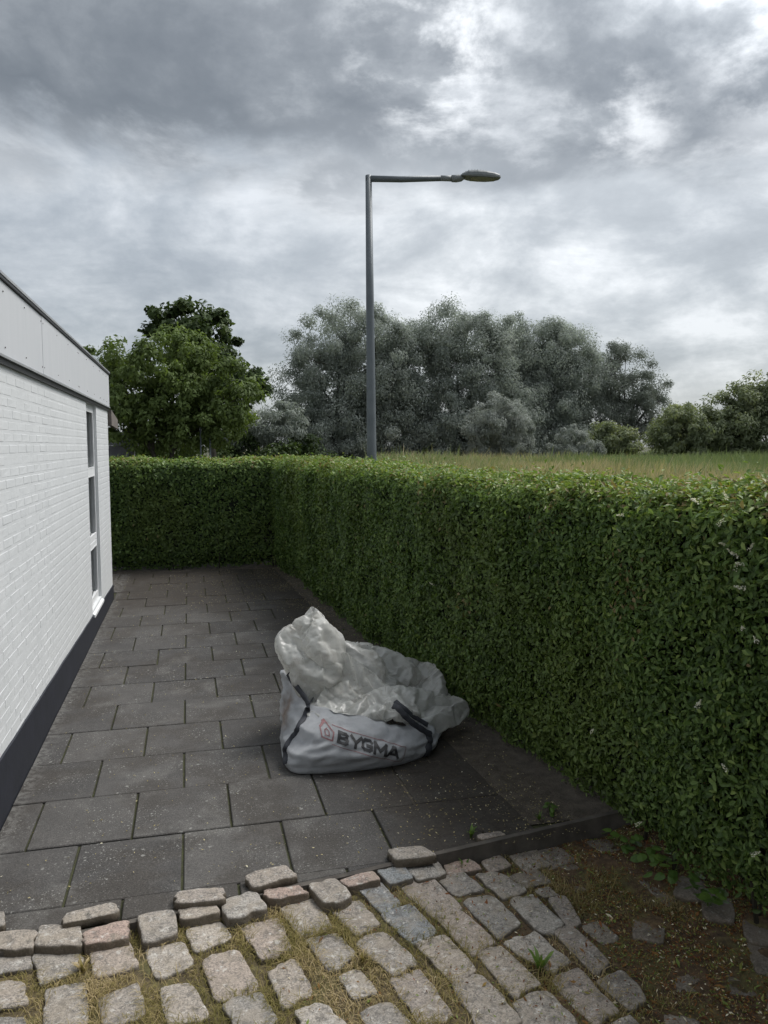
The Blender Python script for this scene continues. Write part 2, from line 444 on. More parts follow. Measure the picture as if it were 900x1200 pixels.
rg2 = t.add('ShaderNodeTexNoise', Scale=26.0, Detail=4.0, Roughness=0.5, Distortion=1.2, _noise_type='RIDGED_MULTIFRACTAL')
t.link(p, rg2.inputs['Vector'])
bumped(t, b, t.math('ADD', t.math('MULTIPLY', rg.outputs['Fac'], 0.22), t.math('MULTIPLY', rg2.outputs['Fac'], 0.05)), 0.5, 0.02)
tr = t.add('ShaderNodeBsdfTranslucent'); t.link(c, tr.inputs[0])
tp = t.add('ShaderNodeBsdfTransparent')
mx = t.add('ShaderNodeMixShader', Fac=0.45); t.link(b.outputs[0], mx.inputs[1]); t.link(tr.outputs[0], mx.inputs[2])
lw = t.add('ShaderNodeLayerWeight', Blend=0.35)
mx2 = t.add('ShaderNodeMixShader')
t.link(t.smooth(lw.outputs['Facing'], 0.0, 0.85, 0.46, 0.05), mx2.inputs[0]); t.link(mx.outputs[0], mx2.inputs[1]); t.link(tp.outputs[0], mx2.inputs[2])
t.link(mx2.outputs[0], o.inputs[0])
M['webbing'] = simple('dark_webbing', (0.018, 0.020, 0.026), (0.042, 0.045, 0.055), 30, 0.75, 0.3)
M['print_black'] = simple('black_print', (0.016, 0.016, 0.018), (0.035, 0.035, 0.037), 30, 0.6)
M['print_red'] = simple('faded_red_print', (0.15, 0.05, 0.055), (0.27, 0.16, 0.165), 40, 0.6)


# ------------------------------------------------------------------ helpers
def mesh(name, verts, faces, mat=None, smooth=False, rnd=None):
    """verts (n,3); faces an (m,k) array or a list of tuples"""
    me = bpy.data.meshes.new(name)
    verts = np.asarray(verts, dtype=np.float32)
    if isinstance(faces, np.ndarray) and faces.ndim == 2:
        m_, k_ = faces.shape
        me.vertices.add(len(verts))
        me.vertices.foreach_set('co', verts.ravel())
        me.loops.add(m_ * k_)
        me.loops.foreach_set('vertex_index', faces.astype(np.int32).ravel())
        me.polygons.add(m_)
        me.polygons.foreach_set('loop_start', np.arange(0, m_ * k_, k_, dtype=np.int32))
        me.polygons.foreach_set('loop_total', np.full(m_, k_, dtype=np.int32))
        me.update(calc_edges=True)
    else:
        me.from_pydata([tuple(map(float, v)) for v in verts], [], [tuple(f) for f in faces])
    if rnd is not None:
        a = me.attributes.new('rnd', 'FLOAT', 'POINT')
        a.data.foreach_set('value', np.asarray(rnd, dtype=np.float32))
    if smooth:
        me.polygons.foreach_set('use_smooth', np.ones(len(me.polygons), dtype=bool))
    if mat is not None:
        me.materials.append(mat)
    return me


def link(name, data, parent=None, loc=None, kind=None):
    o = bpy.data.objects.new(name, data)
    COL.objects.link(o)
    if parent is not None:
        o.parent = parent
    if loc is not None:
        o.location = loc
    if kind:
        o['kind'] = kind
    return o


def thing(name, label, cat, loc=(0, 0, 0), group=None, data=None):
    o = link(name, data, None, loc)
    o['label'] = label
    o['category'] = cat
    if group:
        o['group'] = group
    return o


def boxes(bs, bevel=0.0):
    """verts/faces of several separate boxes (x0,x1,y0,y1,z0,z1)"""
    V, F = [], []
    for x0, x1, y0, y1, z0, z1 in bs:
        k = len(V)
        V += [(x0, y0, z0), (x1, y0, z0), (x1, y1, z0), (x0, y1, z0), (x0, y0, z1), (x1, y0, z1), (x1, y1, z1), (x0, y1, z1)]
        F += [(k, k + 3, k + 2, k + 1), (k + 4, k + 5, k + 6, k + 7), (k, k + 1, k + 5, k + 4), (k + 1, k + 2, k + 6, k + 5), (k + 2, k + 3, k + 7, k + 6), (k + 3, k, k + 4, k + 7)]
    return V, F


def bevel(me, w, seg=1):
    bm = bmesh.new()
    bm.from_mesh(me)
    bmesh.ops.bevel(bm, geom=list(bm.edges), offset=w, segments=seg, profile=0.6, affect='EDGES')
    bm.to_mesh(me)
    bm.free()
    return me


def box_obj(name, b, mat, parent=None, bw=0.0):
    V, F = boxes([b])
    me = mesh(name, V, F, mat)
    if bw:
        bevel(me, bw)
    return link(name, me, parent)


def tube(pts, radii, n_=8, cap=True):
    """verts, faces of a tube along points"""
    pts = [Vector(p) for p in pts]
    V, F = [], []
    ref = Vector((0.31, 0.77, 0.55))
    for i, p in enumerate(pts):
        a = pts[max(i - 1, 0)]
        c_ = pts[min(i + 1, len(pts) - 1)]
        t_ = (c_ - a).normalized()
        u = t_.cross(ref).normalized()
        v = t_.cross(u)
        r = radii[i] if hasattr(radii, '__len__') else radii
        for k in range(n_):
            an = 2 * math.pi * k / n_
            V.append(p + u * math.cos(an) * r + v * math.sin(an) * r)
    for i in range(len(pts) - 1):
        for k in range(n_):
            k2 = (k + 1) % n_
            F.append((i * n_ + k, i * n_ + k2, (i + 1) * n_ + k2, (i + 1) * n_ + k))
    if cap:
        F.append(tuple(range(n_ - 1, -1, -1)))
        F.append(tuple((len(pts) - 1) * n_ + k for k in range(n_)))
    return V, F


def join(parts):
    V, F = [], []
    for v, f in parts:
        k = len(V)
        V += list(v)
        F += [tuple(i + k for i in q) for q in f]
    return V, F


def unit(a):
    return a / np.maximum(np.linalg.norm(a, axis=1, keepdims=True), 1e-9)


class Wave:
    """cheap smooth noise in numpy: sum of warped sines"""
    def __init__(s, freq, seed, octaves=4):
        g = np.random.default_rng(seed)
        s.k = []
        for o_ in range(octaves):
            for _ in range(4):
                s.k.append((unit(g.normal(size=(1, 3)))[0] * freq * (1.8 ** o_) * g.uniform(0.7, 1.3), g.uniform(0, 6.28), 0.6 ** o_))
        s.w = sum(a for _, _, a in s.k) ** 0.9

    def __call__(s, P):
        r = np.zeros(len(P))
        for d_, ph, a in s.k:
            r += a * np.sin(P @ d_ + ph + 1.3 * np.sin(P @ d_[[1, 2, 0]] * 0.6 + ph))
        return r / s.w * 2.2


def leaf_mesh(P, N, D, L, Wd, rnd, shape='hex', fold=0.18):
    """a mesh of folded leaves: centre, face normal, direction, length, width"""
    D = unit(D - N * np.sum(D * N, axis=1, keepdims=True) * 0.75)
    Sd = unit(np.cross(N, D))
    N2 = np.cross(D, Sd)
    L = np.broadcast_to(np.asarray(L, float), (len(P),))[:, None]
    Wd = np.broadcast_to(np.asarray(Wd, float), (len(P),))[:, None]
    if shape == 'hex':
        a = P - D * L * 0.5
        b_ = P + D * L * 0.5 - N2 * L * 0.10
        up = N2 * Wd * fold
        q = [a, P - D * L * 0.17 - Sd * Wd * 0.46 + up, P + D * L * 0.16 - Sd * Wd * 0.44 + up, b_, P + D * L * 0.16 + Sd * Wd * 0.44 + up, P - D * L * 0.17 + Sd * Wd * 0.46 + up]
        V = np.stack(q, 1).reshape(-1, 3)
        k = np.arange(len(P))[:, None] * 6
        F = np.concatenate([k + np.array([0, 3, 2, 1]), k + np.array([0, 5, 4, 3])], 0)
        return V, F, np.repeat(rnd, 6)
    q = [P - D * L * 0.5, P - Sd * Wd * 0.5 + N2 * Wd * fold, P + D * L * 0.5, P + Sd * Wd * 0.5 + N2 * Wd * fold]
    V = np.stack(q, 1).reshape(-1, 3)
    k = np.arange(len(P))[:, None] * 4
    F = k + np.array([0, 1, 2, 3])
    return V, F, np.repeat(rnd, 4)


def catmull(G, n_, periodic=False):
    """upsample an array along axis 0 with Catmull-Rom, n_ steps per span"""
    G = np.asarray(G, float)
    m_ = len(G)
    if periodic:
        idx = lambda i: i % m_
        spans = m_
    else:
        idx = lambda i: min(max(i, 0), m_ - 1)
        spans = m_ - 1
    o_ = []
    for i in range(spans):
        p0, p1, p2, p3 = (G[idx(i + j)] for j in (-1, 0, 1, 2))
        for s in range(n_):
            u = s / n_
            o_.append(0.5 * ((2 * p1) + (-p0 + p2) * u + (2 * p0 - 5 * p1 + 4 * p2 - p3) * u * u + (-p0 + 3 * p1 - 3 * p2 + p3) * u ** 3))
    if not periodic:
        o_.append(G[-1])
    return np.array(o_)


def grid_faces(nu, nv, periodic=False):
    f = []
    for i in range(nu - 1):
        for j in range(nv if periodic else nv - 1):
            j2 = (j + 1) % nv
            f.append((i * nv + j, i * nv + j2, (i + 1) * nv + j2, (i + 1) * nv + j))
    return np.array(f)


def normals_of(V, F):
    a, b_, c_, d_ = (V[F[:, i]] for i in range(4))
    fn = np.cross(c_ - a, d_ - b_)
    N = np.zeros_like(V)
    for i in range(4):
        np.add.at(N, F[:, i], fn)
    return unit(N)


def crumple(P, seed, freq, amp, n_=9, oct_=3):
    """faceted creases, like crushed film: triangle waves in random directions"""
    g = np.random.default_rng(seed)
    r = np.zeros(len(P))
    for o_ in range(oct_):
        f = freq * 1.9 ** o_
        for _ in range(n_ // (o_ + 1)):
            d_ = unit(g.normal(size=(1, 3)))[0]
            w_ = 0.25 * np.sin(P @ unit(g.normal(size=(1, 3)))[0] * f * 2.1 + g.uniform(0, 6))
            x = P @ d_ * f + w_ + g.uniform(0, 1)
            r += (np.abs((x % 1.0) - 0.5) * 4 - 1) * 0.55 ** o_ / n_ ** 0.5
    return r * amp


# ------------------------------------------------------------------ ground


def ground_z(x, y):
    u = min(max((math.hypot(x, y) - 14.5) / 14.0, 0.0), 1.0)
    return -0.24 + 0.62 * u * u * (3 - 2 * u)


V = []
for i in range(41):
    for j in range(41):
        gx_, gy_ = (i - 20) / 20.0, (j - 20) / 20.0
        gx_, gy_ = 18 * gx_ + 1300 * gx_ ** 5, 18 * gy_ + 1300 * gy_ ** 5 + 12
        V.append((gx_, gy_, ground_z(gx_, gy_)))
ground = link('ground', mesh('ground', V, grid_faces(41, 41), M['ground']), kind='structure')


def board_y(x):
    return 3.285 + 0.125 * x


def smoothstep(a, b, x):
    u = np.clip((x - a) / (b - a), 0, 1)
    return u * u * (3 - 2 * u)


def drive_z(x, y):
    """level of the sett tops"""
    return -0.025 - 0.045 * smoothstep(0.7, 1.8, x)


def face_x(y):
    """front face of the long hedge at its foot"""
    return np.interp(y, [0.5, 2.5, 3.5, 5.0, 7.3, 10.0, 12.7], [2.40, 2.25, 2.10, 1.86, 1.67, 1.49, 1.32])


# patio: a bed of joint soil carrying the slabs
def prism(poly, z0, z1):
    k = len(poly)
    V = [(x, y, z0) for x, y in poly] + [(x, y, z1) for x, y in poly]
    F = [tuple(range(k - 1, -1, -1)), tuple(range(k, 2 * k))] + [(i, (i + 1) % k, k + (i + 1) % k, k + i) for i in range(k)]
    return V, F


patio = link('patio', mesh('patio', *prism([(-1.0, board_y(-1.0) + 0.02), (1.9, board_y(1.9) + 0.02), (1.62, 12.68), (-1.3, 12.68), (-1.3, 10.64), (-1.0, 10.64)], -0.22, -0.014), M['joint_soil']), kind='structure')


def clip(poly, a, b_, c_):
    """keep a*x + b*y >= c"""
    r = []
    for i, p in enumerate(poly):
        q = poly[(i + 1) % len(poly)]
        dp, dq = a * p[0] + b_ * p[1] - c_, a * q[0] + b_ * q[1] - c_
        if dp >= 0:
            r.append(p)
        if dp * dq < 0:
            u = dp / (dp - dq)
            r.append((p[0] + (q[0] - p[0]) * u, p[1] + (q[1] - p[1]) * u))
    return r


full_slab = None
PX, PY = 0.505, 0.540
for row in range(-1, 17):
    y0 = 3.445 + PY * row
    off = -0.07 if row % 2 == 0 else -0.325
    for c_ in range(-3, 4):
        x0 = off + PX * c_
        poly = [(x0, y0), (x0 + PX, y0), (x0 + PX, y0 + PY), (x0, y0 + PY)]
        g_ = 0.0034
        gx = 0.0062
        poly = [(x0 + gx, y0 + g_), (x0 + PX - gx, y0 + g_), (x0 + PX - gx, y0 + PY - g_), (x0 + gx, y0 + PY - g_)]
        cut = poly
        if y0 < 10.6:
            cut = clip(cut, 1, 0, -0.996)
        else:
            cut = clip(cut, 1, 0, -1.29)
        if len(cut) > 2:
            cut = clip(cut, -0.125, 1, 3.285 + 0.032)
        if len(cut) > 2:
            cut = clip(cut, -1, -0.045, -1.88)
        if len(cut) > 2:
            cut = clip(cut, 0, -1, -12.6)
        if len(cut) < 3:
            continue
        ar = 0.5 * abs(sum(cut[i][0] * cut[(i + 1) % len(cut)][1] - cut[(i + 1) % len(cut)][0] * cut[i][1] for i in range(len(cut))))
        if ar < 0.004:
            continue
        cx, cy = sum(p[0] for p in cut) / len(cut), sum(p[1] for p in cut) / len(cut)
        if cut == poly and full_slab is not None:
            me = full_slab
        else:
            me = mesh('paving_slab', *prism([(p[0] - cx, p[1] - cy) for p in cut], -0.05, 0.0), M['slab'])
            bevel(me, 0.0045)
            if cut == poly:
                full_slab = me
        o = link('paving_slab', me, patio, (cx, cy, rng.normal(0, 0.0022)))
        o.rotation_euler = (rng.normal(0, 0.003), rng.normal(0, 0.003), rng.normal(0, 0.0025))

# earth under the hedges
wv = Wave(5, 3)


def sheet(name, x0, x1, y0, y1, nx, ny, zf, mat):
    xs, ys = np.linspace(x0, x1, nx), np.linspace(y0, y1, ny)
    XX, YY = np.meshgrid(xs, ys, indexing='ij')
    P = np.stack([XX.ravel(), YY.ravel(), np.zeros(XX.size)], 1)
    P[:, 2] = zf(P)
    return link(name, mesh(name, P, grid_faces(nx, ny)[:, ::-1], mat, True), kind='structure')


sheet('hedge_bed', 0.95, 3.6, 3.62, 13.6, 70, 190, lambda P: -0.0065 + 0.0045 * wv(P * 2.3) + 0.05 * smoothstep(0.0, 0.5, P[:, 0] - face_x(P[:, 1]) - 0.05), M['bed_soil'])
sheet('hedge_bed', -5.0, 1.5, 12.55, 13.7, 80, 20, lambda P: -0.008 + 0.010 * wv(P) + 0.03 * smoothstep(12.6, 13.0, P[:, 1]), M['bed_soil'])

# drive of granite setts
wd = Wave(14, 8)


def drive_base(P):
    x, y = P[:, 0], P[:, 1]
    z = drive_z(x, y) - 0.016 + 0.006 * wd(P) + 0.010 * wd(P * 3.1) * smoothstep(1.5, 2.0, x)
    z += 0.016 * smoothstep(1.65, 2.1, x + 0.25 * wd(P * 0.3)) + 0.05 * smoothstep(2.05, 2.5, x)
    return z


xs, us = np.linspace(-1.05, 3.5, 130), np.linspace(0, 1, 95)
XX, UU = np.meshgrid(xs, us, indexing='ij')
P = np.stack([XX.ravel(), (0.2 + (board_y(XX) - 0.2) * UU).ravel(), np.zeros(XX.size)], 1)
P[:, 2] = drive_base(P)
drive = link('cobbled_driveway', mesh('cobbled_driveway', P, grid_faces(130, 95)[:, ::-1], M['drive_soil'], True), kind='structure')

COBBLES = [
  ('loose',(-0.866,3.408),(-0.798,3.397),(-0.771,3.29),(-0.841,3.3),0.042),
  ('loose',(-0.543,3.322),(-0.358,3.358),(-0.333,3.264),(-0.541,3.253),0.042),
  ('loose',(-0.098,3.365),(0.111,3.348),(0.107,3.252),(-0.097,3.283),0.042),
  ('loose',(0.206,3.425),(0.397,3.475),(0.439,3.362),(0.241,3.319),0.042),
  ('loose',(0.902,3.49),(1.069,3.48),(1.114,3.377),(0.914,3.375),0.042),
  ('loose',(1.373,3.522),(1.504,3.539),(1.53,3.502),(1.387,3.479),0.03),
  ('f',(-0.844,3.31),(-0.655,3.269),(-0.643,3.161),(-0.818,3.197),0.025),
  ('f',(-0.645,3.307),(-0.476,3.256),(-0.456,3.13),(-0.628,3.167),0.025),
  ('f',(-0.457,3.208),(-0.294,3.26),(-0.281,3.135),(-0.442,3.12),0.025),
  ('f',(-0.247,3.259),(-0.104,3.274),(-0.084,3.121),(-0.221,3.091),0.025),
  ('f',(-0.086,3.313),(0.068,3.32),(0.083,3.211),(-0.067,3.198),0.025),
  ('f',(0.09,3.298),(0.242,3.344),(0.289,3.186),(0.124,3.15),0.025),
  ('f',(0.278,3.321),(0.444,3.337),(0.471,3.26),(0.309,3.246),0.025),
  ('f',(0.487,3.33),(0.612,3.343),(0.666,3.19),(0.535,3.156),0.02475),
  ('f',(0.631,3.335),(0.801,3.371),(0.813,3.292),(0.673,3.272),0.0215),
  ('f',(0.819,3.384),(0.944,3.415),(0.98,3.294),(0.859,3.272),0.01025),
  ('f',(0.967,3.396),(1.13,3.441),(1.149,3.31),(0.995,3.285),-0.00625),
  ('f',(1.164,3.413),(1.31,3.434),(1.33,3.344),(1.162,3.335),-0.02675),
  ('f',(1.369,3.43),(1.474,3.464),(1.503,3.365),(1.371,3.336),-0.04625),
  ('f',(1.529,3.51),(1.694,3.512),(1.701,3.342),(1.545,3.324),-0.05925),
  ('f',(1.7,3.501),(1.819,3.524),(1.848,3.354),(1.711,3.331),-0.064),
  ('d',(1.868,3.535),(1.974,3.548),(1.984,3.427),(1.886,3.385),-0.082),
  ('n',(1.987,3.502),(2.099,3.494),(2.11,3.382),(2.006,3.389),-0.07),
  ('n',(-0.803,3.225),(-0.673,3.206),(-0.644,3.093),(-0.774,3.095),-0.025),
  ('n',(-0.633,3.162),(-0.478,3.163),(-0.45,3.044),(-0.584,2.991),-0.025),
  ('n',(-0.424,3.123),(-0.283,3.149),(-0.237,2.996),(-0.385,2.984),-0.025),
  ('n',(-0.205,3.088),(-0.072,3.102),(-0.03,2.951),(-0.162,2.921),-0.025),
  ('n',(-0.783,3.036),(-0.66,3.017),(-0.616,2.884),(-0.749,2.89),-0.025),
  ('n',(-0.553,2.936),(-0.43,2.94),(-0.388,2.718),(-0.529,2.749),-0.025),
  ('n',(-0.356,2.851),(-0.234,2.897),(-0.202,2.724),(-0.32,2.681),-0.025),
  ('n',(-0.139,2.843),(-0.038,2.853),(0.021,2.668),(-0.111,2.649),-0.025),
  ('n',(-0.736,2.833),(-0.613,2.812),(-0.588,2.699),(-0.71,2.72),-0.025),
  ('n',(-0.047,3.182),(0.086,3.209),(0.125,3.088),(-0.013,3.032),-0.025),
  ('n',(0.181,3.14),(0.328,3.171),(0.356,2.959),(0.241,2.921),-0.025),
  ('n',(0.357,3.227),(0.51,3.262),(0.538,3.072),(0.41,3.03),-0.025),
  ('n',(0.569,3.189),(0.696,3.198),(0.74,3.036),(0.636,2.987),-0.025),
  ('n',(0.019,2.971),(0.153,2.983),(0.204,2.78),(0.06,2.729),-0.025),
  ('n',(0.261,2.826),(0.362,2.871),(0.404,2.706),(0.293,2.648),-0.025),
  ('n',(0.426,2.99),(0.559,3.007),(0.6,2.857),(0.492,2.787),-0.025),
  ('n',(0.082,2.701),(0.215,2.724),(0.256,2.587),(0.14,2.534),-0.025),
  ('n',(0.333,2.599),(0.436,2.612),(0.498,2.484),(0.367,2.467),-0.025),
  ('n',(0.708,3.315),(0.815,3.33),(0.877,3.154),(0.778,3.11),-0.02625),
  ('n',(0.909,3.303),(1.057,3.334),(1.127,3.066),(0.999,3.024),-0.03375),
  ('n',(1.109,3.317),(1.236,3.34),(1.272,3.194),(1.139,3.176),-0.0425),
  ('n',(0.777,3.089),(0.912,3.125),(0.963,2.929),(0.844,2.876),-0.028),
  ('n',(1.004,3.002),(1.123,3.03),(1.182,2.826),(1.062,2.772),-0.03725),
  ('n',(0.865,2.865),(0.991,2.885),(1.039,2.671),(0.931,2.63),-0.03075),
  ('n',(0.706,2.659),(0.828,2.702),(0.867,2.465),(0.756,2.429),-0.02575),
  ('n',(0.931,2.609),(1.056,2.623),(1.097,2.387),(0.959,2.331),-0.03325),
  ('n',(0.622,2.917),(0.748,2.974),(0.827,2.765),(0.72,2.71),-0.02525),
  ('n',(0.517,2.74),(0.604,2.762),(0.64,2.645),(0.55,2.616),-0.025),
  ('n',(0.559,2.545),(0.667,2.566),(0.721,2.429),(0.59,2.399),-0.025),
  ('n',(1.303,3.313),(1.411,3.313),(1.477,3.154),(1.349,3.12),-0.05325),
  ('n',(1.162,3.112),(1.3,3.135),(1.337,2.926),(1.213,2.859),-0.04625),
  ('n',(1.09,2.761),(1.199,2.785),(1.249,2.551),(1.129,2.519),-0.04125),
  ('n',(1.372,3.086),(1.492,3.105),(1.525,2.88),(1.407,2.847),-0.057),
  ('n',(1.522,3.147),(1.595,3.158),(1.61,3.091),(1.542,3.088),-0.06275),
  ('n',(1.55,3.056),(1.641,3.078),(1.611,2.879),(1.546,2.877),-0.06375),
  ('n',(1.23,2.799),(1.376,2.839),(1.431,2.655),(1.325,2.627),-0.051),
  ('n',(1.467,2.843),(1.561,2.854),(1.592,2.626),(1.504,2.59),-0.061),
  ('n',(1.321,2.561),(1.445,2.589),(1.471,2.368),(1.358,2.33),-0.05425),
  ('n',(1.502,2.529),(1.615,2.552),(1.624,2.409),(1.533,2.366),-0.06275),
  ('n',(1.12,2.465),(1.263,2.501),(1.296,2.313),(1.122,2.3),-0.043),
  ('n',(1.417,2.301),(1.506,2.322),(1.521,2.226),(1.439,2.215),-0.058),
  ('d',(1.46,3.3),(1.607,3.327),(1.632,3.212),(1.5,3.202),-0.07325),
  ('d',(1.684,3.339),(1.837,3.333),(1.84,3.119),(1.723,3.121),-0.08075),
  ('d',(1.887,3.348),(2.012,3.326),(2.006,3.194),(1.89,3.206),-0.082),
  ('d',(1.61,2.869),(1.703,2.879),(1.728,2.766),(1.643,2.744),-0.078),
  ('n',(2.048,3.316),(2.161,3.307),(2.122,2.951),(2.047,2.919),-0.07),
  ('d',(1.926,3.139),(2.075,3.136),(2.056,2.924),(1.964,2.885),-0.082),
  ('d',(2.089,2.693),(2.156,2.69),(2.15,2.57),(2.093,2.559),-0.082),
]


wst = Wave(30, 21, 3)


def stone_mesh(q, zt, zb, seed, bulge=0.001, grow=1.19):
    """a split granite block with a pillowed, chipped top; q = four top corners (x, y)"""
    g = np.random.default_rng(seed)
    q = np.array(q, float)
    ctr = q.mean(0)
    q = ctr + (q - ctr) * grow
    n_ = 32
    th = np.arange(n_) / n_ * 2 * np.pi
    c_, s_ = np.cos(th), np.sin(th)
    e_ = g.uniform(6.0, 12.0)
    k = (np.abs(c_) ** e_ + np.abs(s_) ** e_) ** (-1 / e_)
    u0, v0 = c_ * k, s_ * k
    chip = 1 + sum(g.normal(0, 0.020) * np.sin(th * k_ + g.uniform(0, 6)) for k_ in (2, 3, 5, 7, 9)) + g.normal(0, 0.014, n_)
    tilt = g.normal(0, 0.025, 2)
    V, F = [], []
    rings = [(0.28, 0.0), (0.52, 0.0), (0.72, 0.0), (0.87, 0.0), (0.95, 0.0012), (0.985, 0.0048), (1.0, 0.015), (1.01, 0.045), (0.98, None)]
    cz = zt + bulge
    V.append((0, 0, 0))
    for r, dz in rings:
        rr = r * (1 + (chip - 1) * r ** 3)
        u, v = u0 * rr, v0 * rr
        w = np.stack([(1 - u) * (1 + v), (1 + u) * (1 + v), (1 + u) * (1 - v), (1 - u) * (1 - v)], 1) / 4
        p = w @ q - ctr
        if dz is None:
            z_ = np.full(n_, zb)
        else:
            z_ = zt + bulge * (1 - r ** 2) - dz + tilt[0] * p[:, 0] + tilt[1] * p[:, 1]
            pp = np.concatenate([p, np.full((n_, 1), seed * 0.37)], 1)
            z_ = z_ + 0.0032 * wst(pp) + g.normal(0, 0.0012, n_) * (r < 0.95)
        V += [(a, b_, z) for (a, b_), z in zip(p, z_)]
    V[0] = (0, 0, zt + bulge + 0.002 * g.normal())
    for j in range(n_):
        F.append((0, 1 + j, 1 + (j + 1) % n_))
    for i in range(len(rings) - 1):
        for j in range(n_):
            a, b_ = 1 + i * n_ + j, 1 + i * n_ + (j + 1) % n_
            F.append((a, a + n_, b_ + n_, b_))
    return V, F, ctr


stone_polys = []
LOOSE = ['pale grey stone block against left picture edge, leftmost stone laid along the slabs',
         'pale flat stone laid along the slab edge nearest the white wall corner',
         'long narrow pale stone laid flat on the slab edge left of the big pale block',
         'large pale granite block sitting on the dark slabs left of the pink front stone',
         'pale angular stone block at the left end of the timber retaining board',
         'small grey stone behind the timber board among fallen leaves and weeds']
nl = 0
pink = {(0.37, 3.28), (0.73, 3.31), (-0.37, 3.17), (1.24, 3.38)}
for i, item in enumerate(COBBLES):
    kind_, q, zt = item[0], item[1:5], item[5]
    cxy = np.array(q).mean(0)
    if kind_ == 'loose':
        mat_ = M['granite']
        # these carry on behind the edge that hides their rear
        Vv, Ff, ctr = stone_mesh(q, zt, 0.001, 100 + i, 0.002, 1.06)
        o = thing('edge_stone', LOOSE[nl], 'stone', (ctr[0], ctr[1], 0), 'stones laid along the slab edge', mesh('edge_stone', Vv, Ff, mat_, True))
        nl += 1
        continue
    mat_ = M['granite']
    for a, b_ in pink:
        if abs(cxy[0] - a) < 0.03 and abs(cxy[1] - b_) < 0.03:
            mat_ = M['granite_pink']
    if abs(cxy[0] - 0.79) < 0.03 and abs(cxy[1] - 3.23) < 0.04 or abs(cxy[0] - 0.87) < 0.03 and abs(cxy[1] - 3.0) < 0.04 or abs(cxy[0] - 0.9) < 0.03 and abs(cxy[1] - 3.33) < 0.03:
        mat_ = M['granite_blue']
    if kind_ == 'd':
        mat_ = M['granite_soiled']
    if kind_ == 'f':
        zt = zt - 0.010
    Vv, Ff, ctr = stone_mesh(q, zt, -0.15, 100 + i, 0.001, 1.08 if kind_ == 'f' else 1.19)
    stone_polys.append(np.array(q))
    link('cobblestone', mesh('cobblestone', Vv, Ff, mat_, True), drive, (ctr[0], ctr[1], 0))
# half-buried setts running out into the soil at the right
gd = np.random.default_rng(33)
for r_ in range(8):
    for c_ in range(4):
        x, y = 1.66 + 0.185 * c_ + 0.03 * r_ % 0.09 + gd.normal(0, 0.012), 3.22 - 0.165 * r_ - 0.09 * c_ + gd.normal(0, 0.012)
        cc = np.array([q.mean(0) for q in stone_polys])
        if y < 1.9 or y > board_y(x) - 0.12 or np.min(np.hypot(cc[:, 0] - x, cc[:, 1] - y)) < 0.165:
            continue
        an = 0.55 + gd.normal(0, 0.08)
        e1, e2 = np.array([math.cos(an), -math.sin(an)]) * 0.055, np.array([math.sin(an), math.cos(an)]) * 0.085
        ctr_ = np.array([x, y])
        q = [ctr_ - e1 + e2, ctr_ + e1 + e2, ctr_ + e1 - e2, ctr_ - e1 - e2]
        Vv, Ff, ctr = stone_mesh(q, float(drive_base(np.array([[x, y, 0]]))[0]) + gd.uniform(-0.001, 0.007), -0.16, 700 + r_ * 5 + c_)
        stone_polys.append(np.array(q))
        link('cobblestone', mesh('cobblestone', Vv, Ff, M['granite_soiled'], True), drive, (ctr[0], ctr[1], 0))
# rows that carry on just below the picture
cents = np.array([q.mean(0) for q in stone_polys])
for r_ in range(4):
    for c_ in range(13):
        x, y = -0.9 + 0.185 * c_ + rng.normal(0, 0.012), 2.42 - 0.225 * r_ - 0.04 * (c_ % 2) + 0.02 * c_ * 0.3 + rng.normal(0, 0.012)
        if x > 1.35 or np.min(np.hypot(cents[:, 0] - x, (cents[:, 1] - y) * 0.85)) < 0.205:
            continue
        w_, h_ = rng.uniform(0.055, 0.07), rng.uniform(0.075, 0.095)
        q = [(x - w_, y + h_), (x + w_, y + h_ + 0.01), (x + w_, y - h_), (x - w_, y - h_ - 0.01)]
        Vv, Ff, ctr = stone_mesh(q, float(drive_z(x, y)), -0.15, 500 + r_ * 20 + c_)
        stone_polys.append(np.array(q))
        link('cobblestone', mesh('cobblestone', Vv, Ff, M['granite'], True), drive, (ctr[0], ctr[1], 0))

# timber board holding the slabs back from the lower drive
V, F = [], []
for x, zt in ((-0.98, -0.004), (-0.3, 0.004), (0.6, 0.006), (1.0, 0.016), (1.6, 0.028), (2.3, 0.042)):
    y = board_y(x)
    V += [(x, y - 0.012, -0.16), (x, y + 0.018, -0.16), (x, y + 0.018, zt), (x, y - 0.012, zt)]
for i in range(5):
    for j in range(4):
        a, b_ = i * 4 + j, i * 4 + (j + 1) % 4
        F.append((a, a + 4, b_ + 4, b_))
F += [(0, 1, 2, 3), (23, 22, 21, 20)]
me = mesh('retaining_board', V, F, M['dark_wood'])
thing('retaining_board', 'dark weathered timber board on edge between slabs and cobbles', 'board', data=me)

# ------------------------------------------------------------------ house
house = thing('house', 'white brick house with black plinth, pale fascia and tall narrow window', 'house', (-1.0, 10.6, 0))
HB = Matrix.Translation((1.0, -10.6, 0))


def hpart(name, me, parent=house):
    """part of the house given in world coordinates"""
    if parent is house:
        me.transform(HB)
        return link(name, me, house)
    me.transform(HB)
    return link(name, me, parent)


